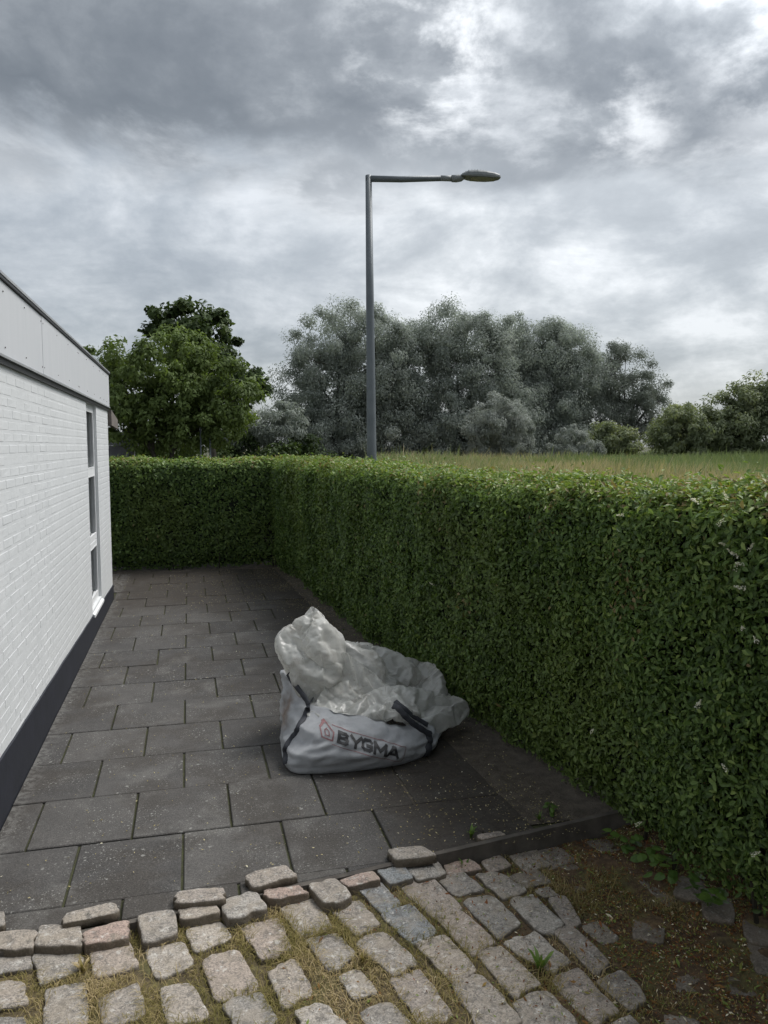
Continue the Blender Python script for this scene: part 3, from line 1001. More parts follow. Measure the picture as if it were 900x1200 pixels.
WY0, WY1, WZ0, WZ1 = 8.45, 9.32, 0.27, 2.455
XC = -1.0105                               # face of the mortar
wall = hpart('wall', mesh('wall', *boxes([(XC - 0.3, XC, -4.0, WY0, -0.2, 2.5), (XC - 0.3, XC, WY1, 10.61, -0.2, 2.5), (XC - 0.3, XC, WY0, WY1, -0.2, WZ0), (XC - 0.3, XC, WY0, WY1, WZ1, 2.5)]), M['white_paint']))
hpart('end_wall', mesh('end_wall', *boxes([(-8.0, XC - 0.3, 10.31, 10.61, -0.2, 2.5)]), M['white_paint']))
hpart('rear_wall', mesh('rear_wall', *boxes([(-8.3, -8.0, -4.0, 10.61, -0.2, 2.5)]), M['white_paint']))
hpart('front_wall', mesh('front_wall', *boxes([(-8.0, XC - 0.3, -4.0, -3.7, -0.2, 2.5)]), M['white_paint']))
hpart('partition', mesh('partition', *boxes([(-2.6, -2.5, -3.7, 10.31, -0.2, 2.5)]), M['room_dark']))
hpart('roof', mesh('roof', *boxes([(-8.3, -1.02, -4.0, 10.61, 2.503, 2.90)]), M['roof_felt']))


# bricks
def plinth_top(y):
    return 0.345 - 0.0265 * (y - 4.2)


C_H, B_L = 0.0667, 0.2400
brick_shared = None
single, rest = [], []
for c_ in range(2, 38):
    z0 = 0.02 + C_H * c_
    if z0 + 0.056 > 2.5:
        continue
    for k in range(-2, 36):
        y0 = 2.6 + B_L * k + (0.12 if c_ % 2 else 0.0)
        y1 = y0 + 0.228
        if y0 > 10.6:
            continue
        y1 = min(y1, 10.612)
        if plinth_top(y0) > z0 + 0.05:
            continue
        segs = [(y0, y1)]
        if z0 + 0.055 > WZ0 and z0 < WZ1:
            segs = [s_ for s_ in ((y0, min(y1, WY0)), (max(y0, WY1), y1)) if s_[1] - s_[0] > 0.02]
        for a, b_ in segs:
            (single if (4.25 < a < 6.15 and abs(b_ - a - 0.228) < 1e-6) else rest).append((a, b_, z0))
single.sort(key=lambda s_: s_[0])
rest += single[300:]
single = single[:300]
bmeshes = []
for v in range(6):
    V, F = boxes([(-0.09, 0, -0.114, 0.114, 0, 0.0567)])
    me = mesh('brick', V, F, M['white_paint'])
    bevel(me, 0.006)
    co = np.array([q.co[:] for q in me.vertices])
    co += np.random.default_rng(v).normal(0, 0.0005, co.shape)
    me.vertices.foreach_set('co', co.astype(np.float32).ravel())
    me.update()
    bmeshes.append(me)
for i, (a, b_, z0) in enumerate(single):
    o = link('brick', bmeshes[i % 6], wall)
    o.location = (-1.0095 + rng.normal(0, 0.0003) + 1.0, (a + b_) / 2 - 10.6 + rng.normal(0, 0.001), z0 + rng.normal(0, 0.001))
    o.rotation_euler = (0, 0, rng.normal(0, 0.0012))
bm = bmesh.new()
for a, b_, z0 in rest:
    fx = -1.0095 + rng.normal(0, 0.0003)
    e = 0.006
    z1 = z0 + 0.0567
    # front face with chamfered rim
    co = [(XC, a, z0), (XC, b_, z0), (XC, b_, z1), (XC, a, z1), (fx, a + e, z0 + e), (fx, b_ - e, z0 + e), (fx, b_ - e, z1 - e), (fx, a + e, z1 - e)]
    vs = [bm.verts.new(q) for q in co]
    for f in ((4, 5, 6, 7), (0, 1, 5, 4), (1, 2, 6, 5), (2, 3, 7, 6), (3, 0, 4, 7)):
        bm.faces.new([vs[q] for q in f])
me = bpy.data.meshes.new('brick_courses')
bm.to_mesh(me)
bm.free()
me.materials.append(M['white_paint'])
o = hpart('brick_courses', me, wall)
o['kind'] = 'stuff'

# plinth: a coat of black render, its upper edge not quite level
V, F = [], []
ys = np.linspace(-4.0, 10.63, 60)
for y in ys:
    zt = min(plinth_top(max(y, 2.0)), 0.40) + 0.002 * math.sin(y * 9)
    V += [(-1.0, y, -0.1), (-1.0, y, zt - 0.004), (-1.005, y, zt), (-1.05, y, zt)]
F = grid_faces(60, 4)[:, ::-1].tolist()
k = len(V)
V += [(-1.0, 10.63, -0.1), (-1.0, 10.63, plinth_top(10.63)), (-8.3, 10.63, plinth_top(10.63)), (-8.3, 10.63, -0.1)]
F.append((k, k + 1, k + 2, k + 3))
hpart('plinth', mesh('plinth', V, F, M['plinth']))

# fascia boards with their screws
joints = [-4.0, -1.3, 0.5, 2.3, 4.12, 5.93, 7.74, 9.55, 10.64]
scr_v, scr_f = tube([(0, 0, 0), (0.004, 0, 0)], 0.0048, 6)
scr = mesh('screw', scr_v, scr_f, M['screw'])
for a, b_ in zip(joints[:-1], joints[1:]):
    me = mesh('fascia_panel', *boxes([(-1.012, -0.984 + rng.normal(0, 0.001), a + 0.0012, b_ - 0.0012, 2.505, 2.915)]), M['fascia'])
    bevel(me, 0.003)
    p_ = hpart('fascia_panel', me)
    if b_ > 4.2:
        for f_ in (0.02, 0.35, 0.67, 0.98):
            for z in (2.555, 2.865):
                o = link('screw', scr, p_, (-0.984 + 1.0, a + (b_ - a) * f_ - 10.6, z + rng.normal(0, 0.004)))
hpart('drip_edge', mesh('drip_edge', *boxes([(-1.012, -0.976, -4.0, 10.645, 2.489, 2.5025)]), M['metal_trim']))
hpart('soffit_strip', mesh('soffit_strip', *boxes([(-1.02, -0.990, -4.0, 10.635, 2.456, 2.487)]), M['dark_trim']))
hpart('roof_edge', mesh('roof_edge', *boxes([(-1.02, -0.972, -4.0, 10.655, 2.918, 2.934)]), M['dark_trim']))
hpart('roof_cap', mesh('roof_cap', *boxes([(-1.30, -0.968, -4.0, 10.66, 2.936, 2.952)]), M['metal_trim']))
# rafter tail past the corner
V = [(-1.01, 10.645, 2.27), (-0.965, 10.645, 2.27), (-0.965, 10.645, 2.47), (-1.01, 10.645, 2.47), (-1.01, 11.55, 2.24), (-0.965, 11.55, 2.24), (-0.965, 11.55, 2.37), (-1.01, 11.55, 2.37)]
hpart('rafter_tail', mesh('rafter_tail', V, boxes([(0, 1, 0, 1, 0, 1)])[1], M['weathered_wood']))

# window: three panes one above the other, set back in its opening
fx0, fx1 = -1.105, -1.042
fw_ = 0.055
bars = [(WY0 + 0.002, WY0 + fw_, WZ0 + 0.002, WZ1 - 0.002), (WY1 - fw_, WY1 - 0.002, WZ0 + 0.002, WZ1 - 0.002),
        (WY0 + fw_, WY1 - fw_, WZ0 + 0.002, WZ0 + 0.075), (WY0 + fw_, WY1 - fw_, WZ1 - 0.075, WZ1 - 0.002),
        (WY0 + fw_, WY1 - fw_, 1.675, 1.755), (WY0 + fw_, WY1 - fw_, 0.885, 0.94), (WY0 + fw_, WY1 - fw_, 0.955, 1.01)]
win = hpart('window', mesh('window', *boxes([(fx0, fx1, a, b_, c_, d_) for a, b_, c_, d_ in bars] + [(fx0, fx1 - 0.01, WY0 + fw_, WY1 - fw_, 0.94, 0.955)]), M['window_paint']))
for a, b_ in ((WZ0 + 0.075, 0.885), (1.01, 1.675), (1.755, WZ1 - 0.075)):
    Vp, Fp = boxes([(-1.062, -1.057, WY0 + fw_, WY1 - fw_, a, b_)])
    Vp = [(x - 0.034 * (y - WY0 - fw_) + 0.006, y, z) for x, y, z in Vp]      # panes sit a little askew
    hpart('pane', mesh('pane', Vp, Fp, M['glass']), win)
    e = 0.012
    y0, y1 = WY0 + fw_, WY1 - fw_
    hpart('glazing_bead', mesh('glazing_bead', *boxes([(-1.056, -1.040, y0, y0 + e, a, b_), (-1.056, -1.040, y1 - e, y1, a, b_), (-1.056, -1.040, y0 + e, y1 - e, a, a + e), (-1.056, -1.040, y0 + e, y1 - e, b_ - e, b_)]), M['window_paint']), win)
V = [(-1.10, WY0 - 0.01, 0.225), (-0.985, WY0 - 0.01, 0.205), (-0.985, WY0 - 0.01, 0.232), (-1.043, WY0 - 0.01, 0.269)]
V += [(x, WY1 + 0.01, z) for x, _, z in V]
hpart('sill', mesh('sill', V, [(0, 1, 2, 3), (7, 6, 5, 4), (0, 4, 5, 1), (1, 5, 6, 2), (2, 6, 7, 3), (3, 7, 4, 0)], M['window_paint']), win)

# ------------------------------------------------------------------ street lamp
lamp = thing('street_lamp', 'grey street lamp with right-angled arm rising behind the hedge', 'street lamp', (2.76, 11.6, -0.24))
LB = Matrix.Translation((-2.76, -11.6, 0.24))


def lpart(name, vf, mat, smooth=True, parent=lamp):
    me = mesh(name, vf[0], vf[1], mat, smooth)
    me.transform(LB)
    return link(name, me, parent)


top = Vector((2.806, 12.07, 6.19))
base = Vector((2.76, 11.6, -0.24))
tip = Vector((3.94, 11.797, 6.160))
lpart('pole', tube([base, base.lerp(top, 0.35), base.lerp(top, 0.7), top + Vector((0, 0, 0.005))], [0.088, 0.076, 0.062, 0.050], 14), M['steel'])
lpart('arm', tube([top + Vector((-0.045, 0.01, -0.040)), top + Vector((0.5, -0.12, -0.047)), tip], [0.050, 0.048, 0.042], 12), M['steel'])
ax = (tip - top).normalized()
lpart('collar', tube([tip - ax * 0.04, tip + ax * 0.14], 0.044, 12), M['lamp_grey'])
lpart('clamp', tube([tip + ax * 0.13, tip + ax * 0.20 + Vector((0, 0, 0.002)), tip + ax * 0.27 + Vector((0, 0, 0.012)), tip + ax * 0.33 + Vector((0, 0, 0.035))], [0.054, 0.058, 0.054, 0.032], 12), M['lamp_grey'])
# luminaire: a flat teardrop, ribbed on top
sdv = ax.cross(Vector((0, 0, 1))).normalized()
up = Vector((0, 0, 1))
o0 = tip + ax * 0.25 + Vector((0, 0, 0.028))
V, F = [], []
prof = [(0.0, 0.03, 0.012, 0.0), (0.05, 0.085, 0.055, 0.0), (0.14, 0.125, 0.095, -0.012), (0.28, 0.14, 0.105, -0.020), (0.42, 0.135, 0.092, -0.022), (0.54, 0.11, 0.075, -0.018), (0.62, 0.07, 0.055, -0.008), (0.645, 0.025, 0.040, 0.006)]
for s_, w_, h_, bz in prof:
    c0 = o0 + ax * s_
    for k in range(12):
        an = math.pi * k / 11
        V.append(c0 + sdv * math.cos(an) * w_ + up * (0.005 + math.sin(an) ** 0.7 * (h_ - 0.005)))
    V.append(c0 - sdv * w_ * 0.95 + up * bz)
    V.append(c0 + sdv * w_ * 0.95 + up * bz)
for i in range(len(prof) - 1):
    for k in range(14):
        F.append((i * 14 + k, i * 14 + (k + 1) % 14, (i + 1) * 14 + (k + 1) % 14, (i + 1) * 14 + k))
F += [tuple(range(13, -1, -1)), tuple((len(prof) - 1) * 14 + k for k in range(14))]
head = lpart('luminaire', (V, F), M['lamp_grey'], False)
for k in range(7):
    s_ = 0.10 + 0.045 * k
    h_ = float(np.interp(s_, [q[0] for q in prof], [q[2] for q in prof]))
    w_ = float(np.interp(s_, [q[0] for q in prof], [q[1] for q in prof])) * 0.75
    c0 = o0 + ax * s_
    pts = [c0 + sdv * math.cos(a_) * w_ + up * (math.sin(a_) ** 0.7 * h_ + 0.004) for a_ in np.linspace(0.5, math.pi - 0.5, 9)]
    lpart('cooling_fin', tube(pts, 0.008, 5), M['lamp_grey'], False, head)
V = []
for s_, w_ in ((0.17, 0.095), (0.30, 0.11), (0.44, 0.105), (0.55, 0.075)):
    c0 = o0 + ax * s_ - up * 0.027
    V += [c0 - sdv * w_, c0 + sdv * w_, c0 + sdv * w_ + up * 0.012, c0 - sdv * w_ + up * 0.012]
F = [(i * 4 + j, i * 4 + (j + 1) % 4, (i + 1) * 4 + (j + 1) % 4, (i + 1) * 4 + j) for i in range(3) for j in range(4)] + [(3, 2, 1, 0), (12, 13, 14, 15)]
lpart('lens', (V, F), M['lens'], False, head)

LOB = {
    'A': [(10.72, 54.81, 8.55, 3.78, 3.78), (8.62, 55.21, 7.03, 2.56, 3.54), (13.38, 54.11, 8.25, 3.05, 3.66), (9.74, 54.65, 3.99, 3.66, 2.93), (7.67, 55.18, 3.99, 1.71, 2.56), (12.99, 53.83, 3.99, 2.93, 2.93), (11.94, 54.66, 10.38, 2.32, 2.08), (15.6, 54.4, 7.4, 2.3, 3.4), (15.9, 54.6, 4.2, 2.6, 3.0), (14.6, 54.2, 9.2, 2.1, 2.4), (14.2, 53.9, 5.8, 2.4, 2.8), (8.2, 54.4, 2.0, 2.4, 2.0), (11.4, 53.9, 2.0, 2.6, 2.1), (14.6, 53.6, 2.2, 2.4, 2.0)],
    'B': [(19.23, 54.84, 9.86, 2.78, 2.91), (17.22, 55.17, 7.85, 2.53, 3.8), (20.9, 54.24, 7.85, 3.04, 3.8), (18.37, 54.55, 4.06, 3.48, 3.16), (21.87, 54.19, 10.05, 2.15, 2.02), (22.68, 53.51, 4.7, 2.91, 3.48), (17.6, 54.0, 2.2, 2.4, 2.0), (20.8, 53.8, 2.1, 2.5, 2.0), (24.0, 53.6, 2.2, 2.3, 2.0)],
    'C': [(27.18, 55.84, 8.82, 3.46, 3.06), (25.4, 56.38, 9.81, 2.53, 2.4), (29.1, 55.3, 8.15, 2.26, 3.2), (27.1, 55.51, 4.84, 3.73, 3.46), (28.51, 55.65, 10.48, 1.73, 1.47), (24.4, 55.6, 7.6, 2.4, 3.2), (31.0, 55.4, 6.6, 1.8, 2.8), (26.6, 55.0, 2.4, 2.6, 2.0), (29.6, 54.8, 2.6, 2.4, 2.1)],
    'D': [(34.06, 56.07, 7.67, 2.61, 2.48), (33.09, 56.44, 9.05, 1.65, 1.38), (36.04, 55.48, 6.65, 1.93, 1.65), (35.02, 55.65, 5.62, 2.34, 1.93), (32.35, 56.32, 5.62, 1.65, 2.61), (37.23, 55.11, 5.89, 0.96, 0.69), (33.44, 55.86, 3.56, 2.2, 2.2), (36.2, 55.3, 4.0, 2.2, 2.0), (38.4, 54.6, 3.0, 2.0, 1.6)],
    'E': [(19.06, 46.06, 3.77, 1.85, 1.63), (19.99, 45.76, 2.96, 1.41, 1.85), (18.14, 46.2, 2.69, 1.41, 1.52)],
    'F': [(22.12, 42.06, 2.39, 0.92, 0.92), (22.95, 41.81, 1.89, 1.02, 0.71), (21.71, 42.1, 1.63, 1.02, 0.71)],
    'G': [(4.26, 50.77, 2.98, 1.78, 1.44), (5.88, 50.39, 3.26, 1.44, 1.66), (2.64, 51.14, 2.43, 1.55, 1.11)],
    'H': [(29.16, 50.64, 2.48, 1.37, 1.37), (30.54, 50.26, 2.17, 1.37, 1.12)],
    'I': [(32.13, 45.8, 3.02, 1.62, 1.5), (31.0, 46.03, 2.45, 1.15, 1.04), (33.08, 45.58, 3.31, 1.15, 1.5)],
    'J': [(33.86, 43.33, 3.53, 2.33, 2.0), (35.76, 42.92, 4.25, 2.0, 2.0), (37.66, 42.49, 4.92, 2.44, 2.22), (39.8, 41.9, 4.36, 2.77, 2.55), (33.2, 43.43, 2.71, 2.22, 1.55), (36.6, 42.7, 5.2, 1.9, 1.7), (31.4, 44.2, 3.1, 2.0, 1.5), (38.6, 42.3, 5.9, 2.2, 1.8), (35.0, 42.8, 2.6, 2.2, 1.7), (37.6, 42.0, 3.0, 2.4, 1.9), (40.4, 41.2, 2.6, 2.4, 1.8), (34.6, 43.2, 4.6, 1.6, 1.5), (42.5, 40.8, 4.2, 2.6, 2.3)],
    'K': [(-0.95, 31.54, 4.75, 2.4, 1.73), (-2.57, 31.94, 4.58, 1.53, 1.4), (0.5, 31.15, 4.41, 1.93, 1.6), (1.77, 30.76, 3.75, 1.13, 1.33), (-1.78, 31.64, 3.42, 2.2, 1.27), (0.15, 31.12, 3.09, 2.06, 1.27), (-3.2, 32.15, 5.24, 0.87, 0.87), (-0.44, 31.51, 5.81, 1.33, 0.87), (-2.3, 31.6, 2.6, 1.4, 0.9), (0.9, 31.0, 2.7, 1.5, 0.8), (-0.6, 32.2, 2.5, 1.6, 0.9)],
    'L': [(0.09, 48.22, 9.01, 2.35, 1.84), (-0.89, 48.53, 9.67, 1.43, 1.23), (1.31, 47.84, 8.24, 1.84, 1.74), (2.63, 47.42, 7.23, 1.02, 1.02), (3.23, 47.11, 5.45, 1.53, 1.33), (3.96, 46.88, 4.94, 0.92, 0.71), (1.51, 47.59, 5.96, 2.04, 2.04)],
}
FLOWERS = [(2.134,2.825,1.753),(2.151,2.677,1.771),(2.078,3.34,1.658),(2.15,2.681,1.588),(2.158,2.613,1.548),(2.161,2.582,1.522),(2.157,2.619,1.488),(2.146,2.717,1.662),(2.162,2.573,1.427),(2.163,2.568,1.582),(1.995,4.01,1.625),(2.013,3.873,1.754),(1.829,5.622,1.474),(2.162,2.568,1.262),(2.17,2.496,1.228),(2.055,3.54,0.49),(1.837,5.509,0.929),(2.156,2.626,0.657),(2.096,3.176,0.16),(2.171,2.48,0.372),(2.137,2.802,0.87)]

# ------------------------------------------------------------------ hedges
PROF = np.array([(0.08, 0.02), (0.0, 0.25), (-0.05, 0.95), (-0.09, 1.50), (-0.07, 1.68), (0.00, 1.765), (0.10, 1.795), (0.50, 1.805), (0.90, 1.79), (1.02, 1.62), (1.04, 0.6)])
seg = np.linalg.norm(np.diff(PROF, axis=0), axis=1)
cum = np.concatenate([[0], np.cumsum(seg)])
FRONT_TOP = cum[8]


def prof_at(t):
    x = np.interp(t, cum, PROF[:, 0])
    z = np.interp(t, cum, PROF[:, 1])
    e = 0.03
    dx = np.interp(t + e, cum, PROF[:, 0]) - np.interp(t - e, cum, PROF[:, 0])
    dz = np.interp(t + e, cum, PROF[:, 1]) - np.interp(t - e, cum, PROF[:, 1])
    L = np.hypot(dx, dz)
    return x, z, -dz / L, dx / L          # outward normal in (x, z)


wa, wb = Wave(2.6, 31, 3), Wave(11, 32, 3)


def hedge_leaves(y0, y1, dens, L, Wd, axis, fshape, back=False, seed=0, zlift=None):
    g = np.random.default_rng(seed)
    tmax = cum[-1] if back else FRONT_TOP + 0.2
    n_ = int(dens * (y1 - y0) * tmax)
    y = g.uniform(y0, y1, n_)
    t_ = g.uniform(0, tmax, n_)
    px, pz, nx, nz = prof_at(t_)
    if axis == 'y':
        fx = face_x(y)
        P = np.stack([fx + px, y, pz], 1)
        N = np.stack([nx, -0.07 * np.ones(n_), nz], 1)
    else:
        P = np.stack([y, 12.72 + px, pz], 1)
        N = np.stack([np.zeros(n_), nx, nz], 1)
    N = unit(N)
    low = np.clip(1 - P[:, 2] / 0.35, 0, 1)
    relief = 0.026 * wa(P) + 0.026 * wb(P) - 0.020
    depth = g.exponential(0.030, n_) - 0.018 * (g.random(n_) < 0.5) * g.random(n_)
    sprig = (g.random(n_) < 0.05) * g.uniform(0, 0.05, n_) + (g.random(n_) < 0.006) * g.uniform(0.03, 0.10, n_)
    P = P + N * (relief - depth + sprig)[:, None]
    keep = g.random(n_) > low * np.where(P[:, 1] < 3.5, 0.55, 0.25)
    P, N, t_ = P[keep], N[keep], t_[keep]
    n_ = len(P)
    T = unit(g.normal(size=(n_, 3)) + np.array([0, 0, 0.5]))
    NN = unit(N + g.normal(size=(n_, 3)) * 0.55 + np.array([0, 0, 0.30]))
    # light from above painted into paler top leaves, some of them fresh shoots
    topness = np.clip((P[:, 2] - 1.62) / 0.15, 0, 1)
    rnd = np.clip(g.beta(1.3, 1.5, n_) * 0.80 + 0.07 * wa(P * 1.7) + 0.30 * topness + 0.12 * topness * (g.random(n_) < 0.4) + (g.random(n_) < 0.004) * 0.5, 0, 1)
    ll = L * g.uniform(0.65, 1.25, n_)
    # browned spots left by the clipping
    for c_ in ((1.80, 5.7, 1.66), (1.84, 5.3, 1.55), (1.99, 4.0, 1.72), (1.72, 8.6, 1.5), (1.76, 7.6, 1.1), (1.86, 5.0, 0.9), (2.06, 3.3, 1.3)):
        dd_ = np.linalg.norm((P - np.array(c_)) * np.array([1, 1, 0.8]), axis=1)
        rnd = np.where((dd_ < 0.22) & (g.random(n_) < 0.16 * (1 - dd_ / 0.22)), 1.0, rnd)
    return P, NN, T, ll, ll * (Wd / L) * g.uniform(0.8, 1.2, n_), rnd


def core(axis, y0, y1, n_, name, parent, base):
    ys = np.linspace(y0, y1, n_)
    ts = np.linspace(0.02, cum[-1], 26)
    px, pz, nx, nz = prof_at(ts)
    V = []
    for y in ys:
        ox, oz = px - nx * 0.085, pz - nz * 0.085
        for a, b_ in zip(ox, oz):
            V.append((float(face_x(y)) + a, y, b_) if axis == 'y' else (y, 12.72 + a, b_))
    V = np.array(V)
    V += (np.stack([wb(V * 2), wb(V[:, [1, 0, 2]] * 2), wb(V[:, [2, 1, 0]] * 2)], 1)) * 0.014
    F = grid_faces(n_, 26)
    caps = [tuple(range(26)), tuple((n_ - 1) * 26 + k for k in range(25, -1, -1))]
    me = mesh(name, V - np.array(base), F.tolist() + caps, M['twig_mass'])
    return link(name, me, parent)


def cat(ms):
    V, F, Rr, k = [], [], [], 0
    for v, f, r in ms:
        V.append(v); F.append(f + k); Rr.append(r); k += len(v)
    return np.concatenate(V), np.concatenate(F), np.concatenate(Rr)


hb = np.array([2.2, 3.0, 0.0])
hedge = thing('privet_hedge', 'long clipped green privet hedge with a few white flowers running along right side', 'hedge', tuple(hb), 'clipped hedges round the patio')
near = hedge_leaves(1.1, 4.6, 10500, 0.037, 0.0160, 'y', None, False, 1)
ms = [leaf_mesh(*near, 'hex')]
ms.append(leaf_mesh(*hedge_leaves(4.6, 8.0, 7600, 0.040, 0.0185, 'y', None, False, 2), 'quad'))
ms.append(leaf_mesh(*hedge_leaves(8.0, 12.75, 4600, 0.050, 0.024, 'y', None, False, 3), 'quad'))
v, f, r = cat(ms)
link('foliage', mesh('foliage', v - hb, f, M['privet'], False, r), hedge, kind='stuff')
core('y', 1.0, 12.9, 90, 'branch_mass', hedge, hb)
# the nearest leaves one by one
lm = []
for k in range(8):
    v, f, r = leaf_mesh(np.zeros((1, 3)), np.array([[0, 0, 1.0]]), np.array([[1.0, 0, 0]]), 0.044, 0.0195, np.array([0.25 + 0.085 * k]), 'hex')
    lm.append(mesh('leaf', v, f, M['privet'], False, r))
g = np.random.default_rng(77)
for i in range(300):
    y = g.uniform(2.28, 3.5)
    t_ = g.uniform(0.15, cum[6])
    px, pz, nx, nz = [float(q) for q in prof_at(np.array([t_]))[0:4]] if False else [float(q[0]) for q in prof_at(np.array([t_]))]
    p = np.array([[float(face_x(y)) + px, y, pz]])
    N = np.array([[nx, -0.07, nz]])
    p = p + N * (0.026 * wa(p) + 0.026 * wb(p) - 0.006 + g.uniform(0, 0.012))[:, None]
    nn = Vector((N[0] + g.normal(size=3) * 0.4 + np.array([0, 0, 0.3]))).normalized()
    dd = Vector(g.normal(size=3) + np.array([0, 0, 0.4]))
    dd = (dd - nn * dd.dot(nn)).normalized()
    o = link('leaf', lm[i % 8], hedge)
    rot = Matrix((dd, nn.cross(dd), nn)).transposed()
    sc = g.uniform(0.75, 1.15)
    o.matrix_local = Matrix.LocRotScale(Vector(p[0] - hb), rot.to_quaternion(), Vector((sc, sc, sc)))
# white flower spikes
fls = FLOWERS
fm = []
for k in range(3):
    g = np.random.default_rng(200 + k)
    n_ = 46
    h_ = g.uniform(0, 1, n_)
    an = g.uniform(0, 6.28, n_)
    rr = 0.013 * (1.1 - h_) * g.uniform(0.5, 1, n_)
    P = np.stack([np.cos(an) * rr, np.sin(an) * rr, h_ * 0.055], 1)
    v, f, r = leaf_mesh(P, unit(g.normal(size=(n_, 3)) + [0, 0, 0.4]), unit(g.normal(size=(n_, 3))), 0.0085, 0.0075, g.random(n_), 'quad')
    fm.append(mesh('flower_spike', v, f, M['flower'], False, r))
g = np.random.default_rng(9)
for i, p in enumerate(fls):
    p = np.array([p])
    q = p[0] + np.array([-1, -0.1, 0.3]) * (0.028 + 0.02 * g.random())
    o = link('flower_spike', fm[i % 3], hedge, tuple(q - hb))
    o.rotation_euler = (g.normal(0, 0.5), g.normal(-0.6, 0.5), g.uniform(0, 6))
    o.scale = (0.75, 0.75, 0.7) if i % 4 else (0.95, 0.95, 1.0)
# bare stems in the hollow at the near foot
g = np.random.default_rng(15)
for i in range(34):
    y = g.uniform(1.8, 5.2) if i < 30 else g.uniform(5.2, 12)
    x = float(face_x(y)) + (g.uniform(0.04, 0.28) if y < 3.45 else g.uniform(0.16, 0.32))
    p0 = Vector((x, y, -0.06))
    p1 = p0 + Vector((g.normal(0, 0.04), g.normal(0, 0.05), g.uniform(0.25, 0.4)))
    p2 = p1 + Vector((g.normal(-0.03, 0.06), g.normal(0, 0.08), 0.3))
    r = g.uniform(0.005, 0.013)
    V, F = tube([p0, p1, p2], [r, r * 0.8, r * 0.5], 5)
    link('stem', mesh('stem', np.array(V) - hb, F, M['twig'], True), hedge)

fb = np.array([0.2, 12.9, 0.0])
fhedge = thing('privet_hedge', 'shorter dark green clipped hedge closing off the far end of patio beside the white house', 'hedge', tuple(fb), 'clipped hedges round the patio')
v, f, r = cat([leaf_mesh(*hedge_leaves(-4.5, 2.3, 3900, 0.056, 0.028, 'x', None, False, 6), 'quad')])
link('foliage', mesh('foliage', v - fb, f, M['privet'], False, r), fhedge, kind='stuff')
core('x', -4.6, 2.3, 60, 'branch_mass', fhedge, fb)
for i in range(12):
    x = g.uniform(-1.4, 1.5)
    p0 = Vector((x, 12.76 + g.uniform(0, 0.15), -0.03))
    p1 = p0 + Vector((g.normal(0, 0.04), g.normal(0, 0.03), 0.28))
    p2 = p1 + Vector((g.normal(0, 0.08), g.normal(0, 0.03), 0.25))
    r = g.uniform(0.006, 0.014)
    V, F = tube([p0, p1, p2], [r, r * 0.8, r * 0.5], 5)
    link('stem', mesh('stem', np.array(V) - fb, F, M['twig'], True), fhedge)


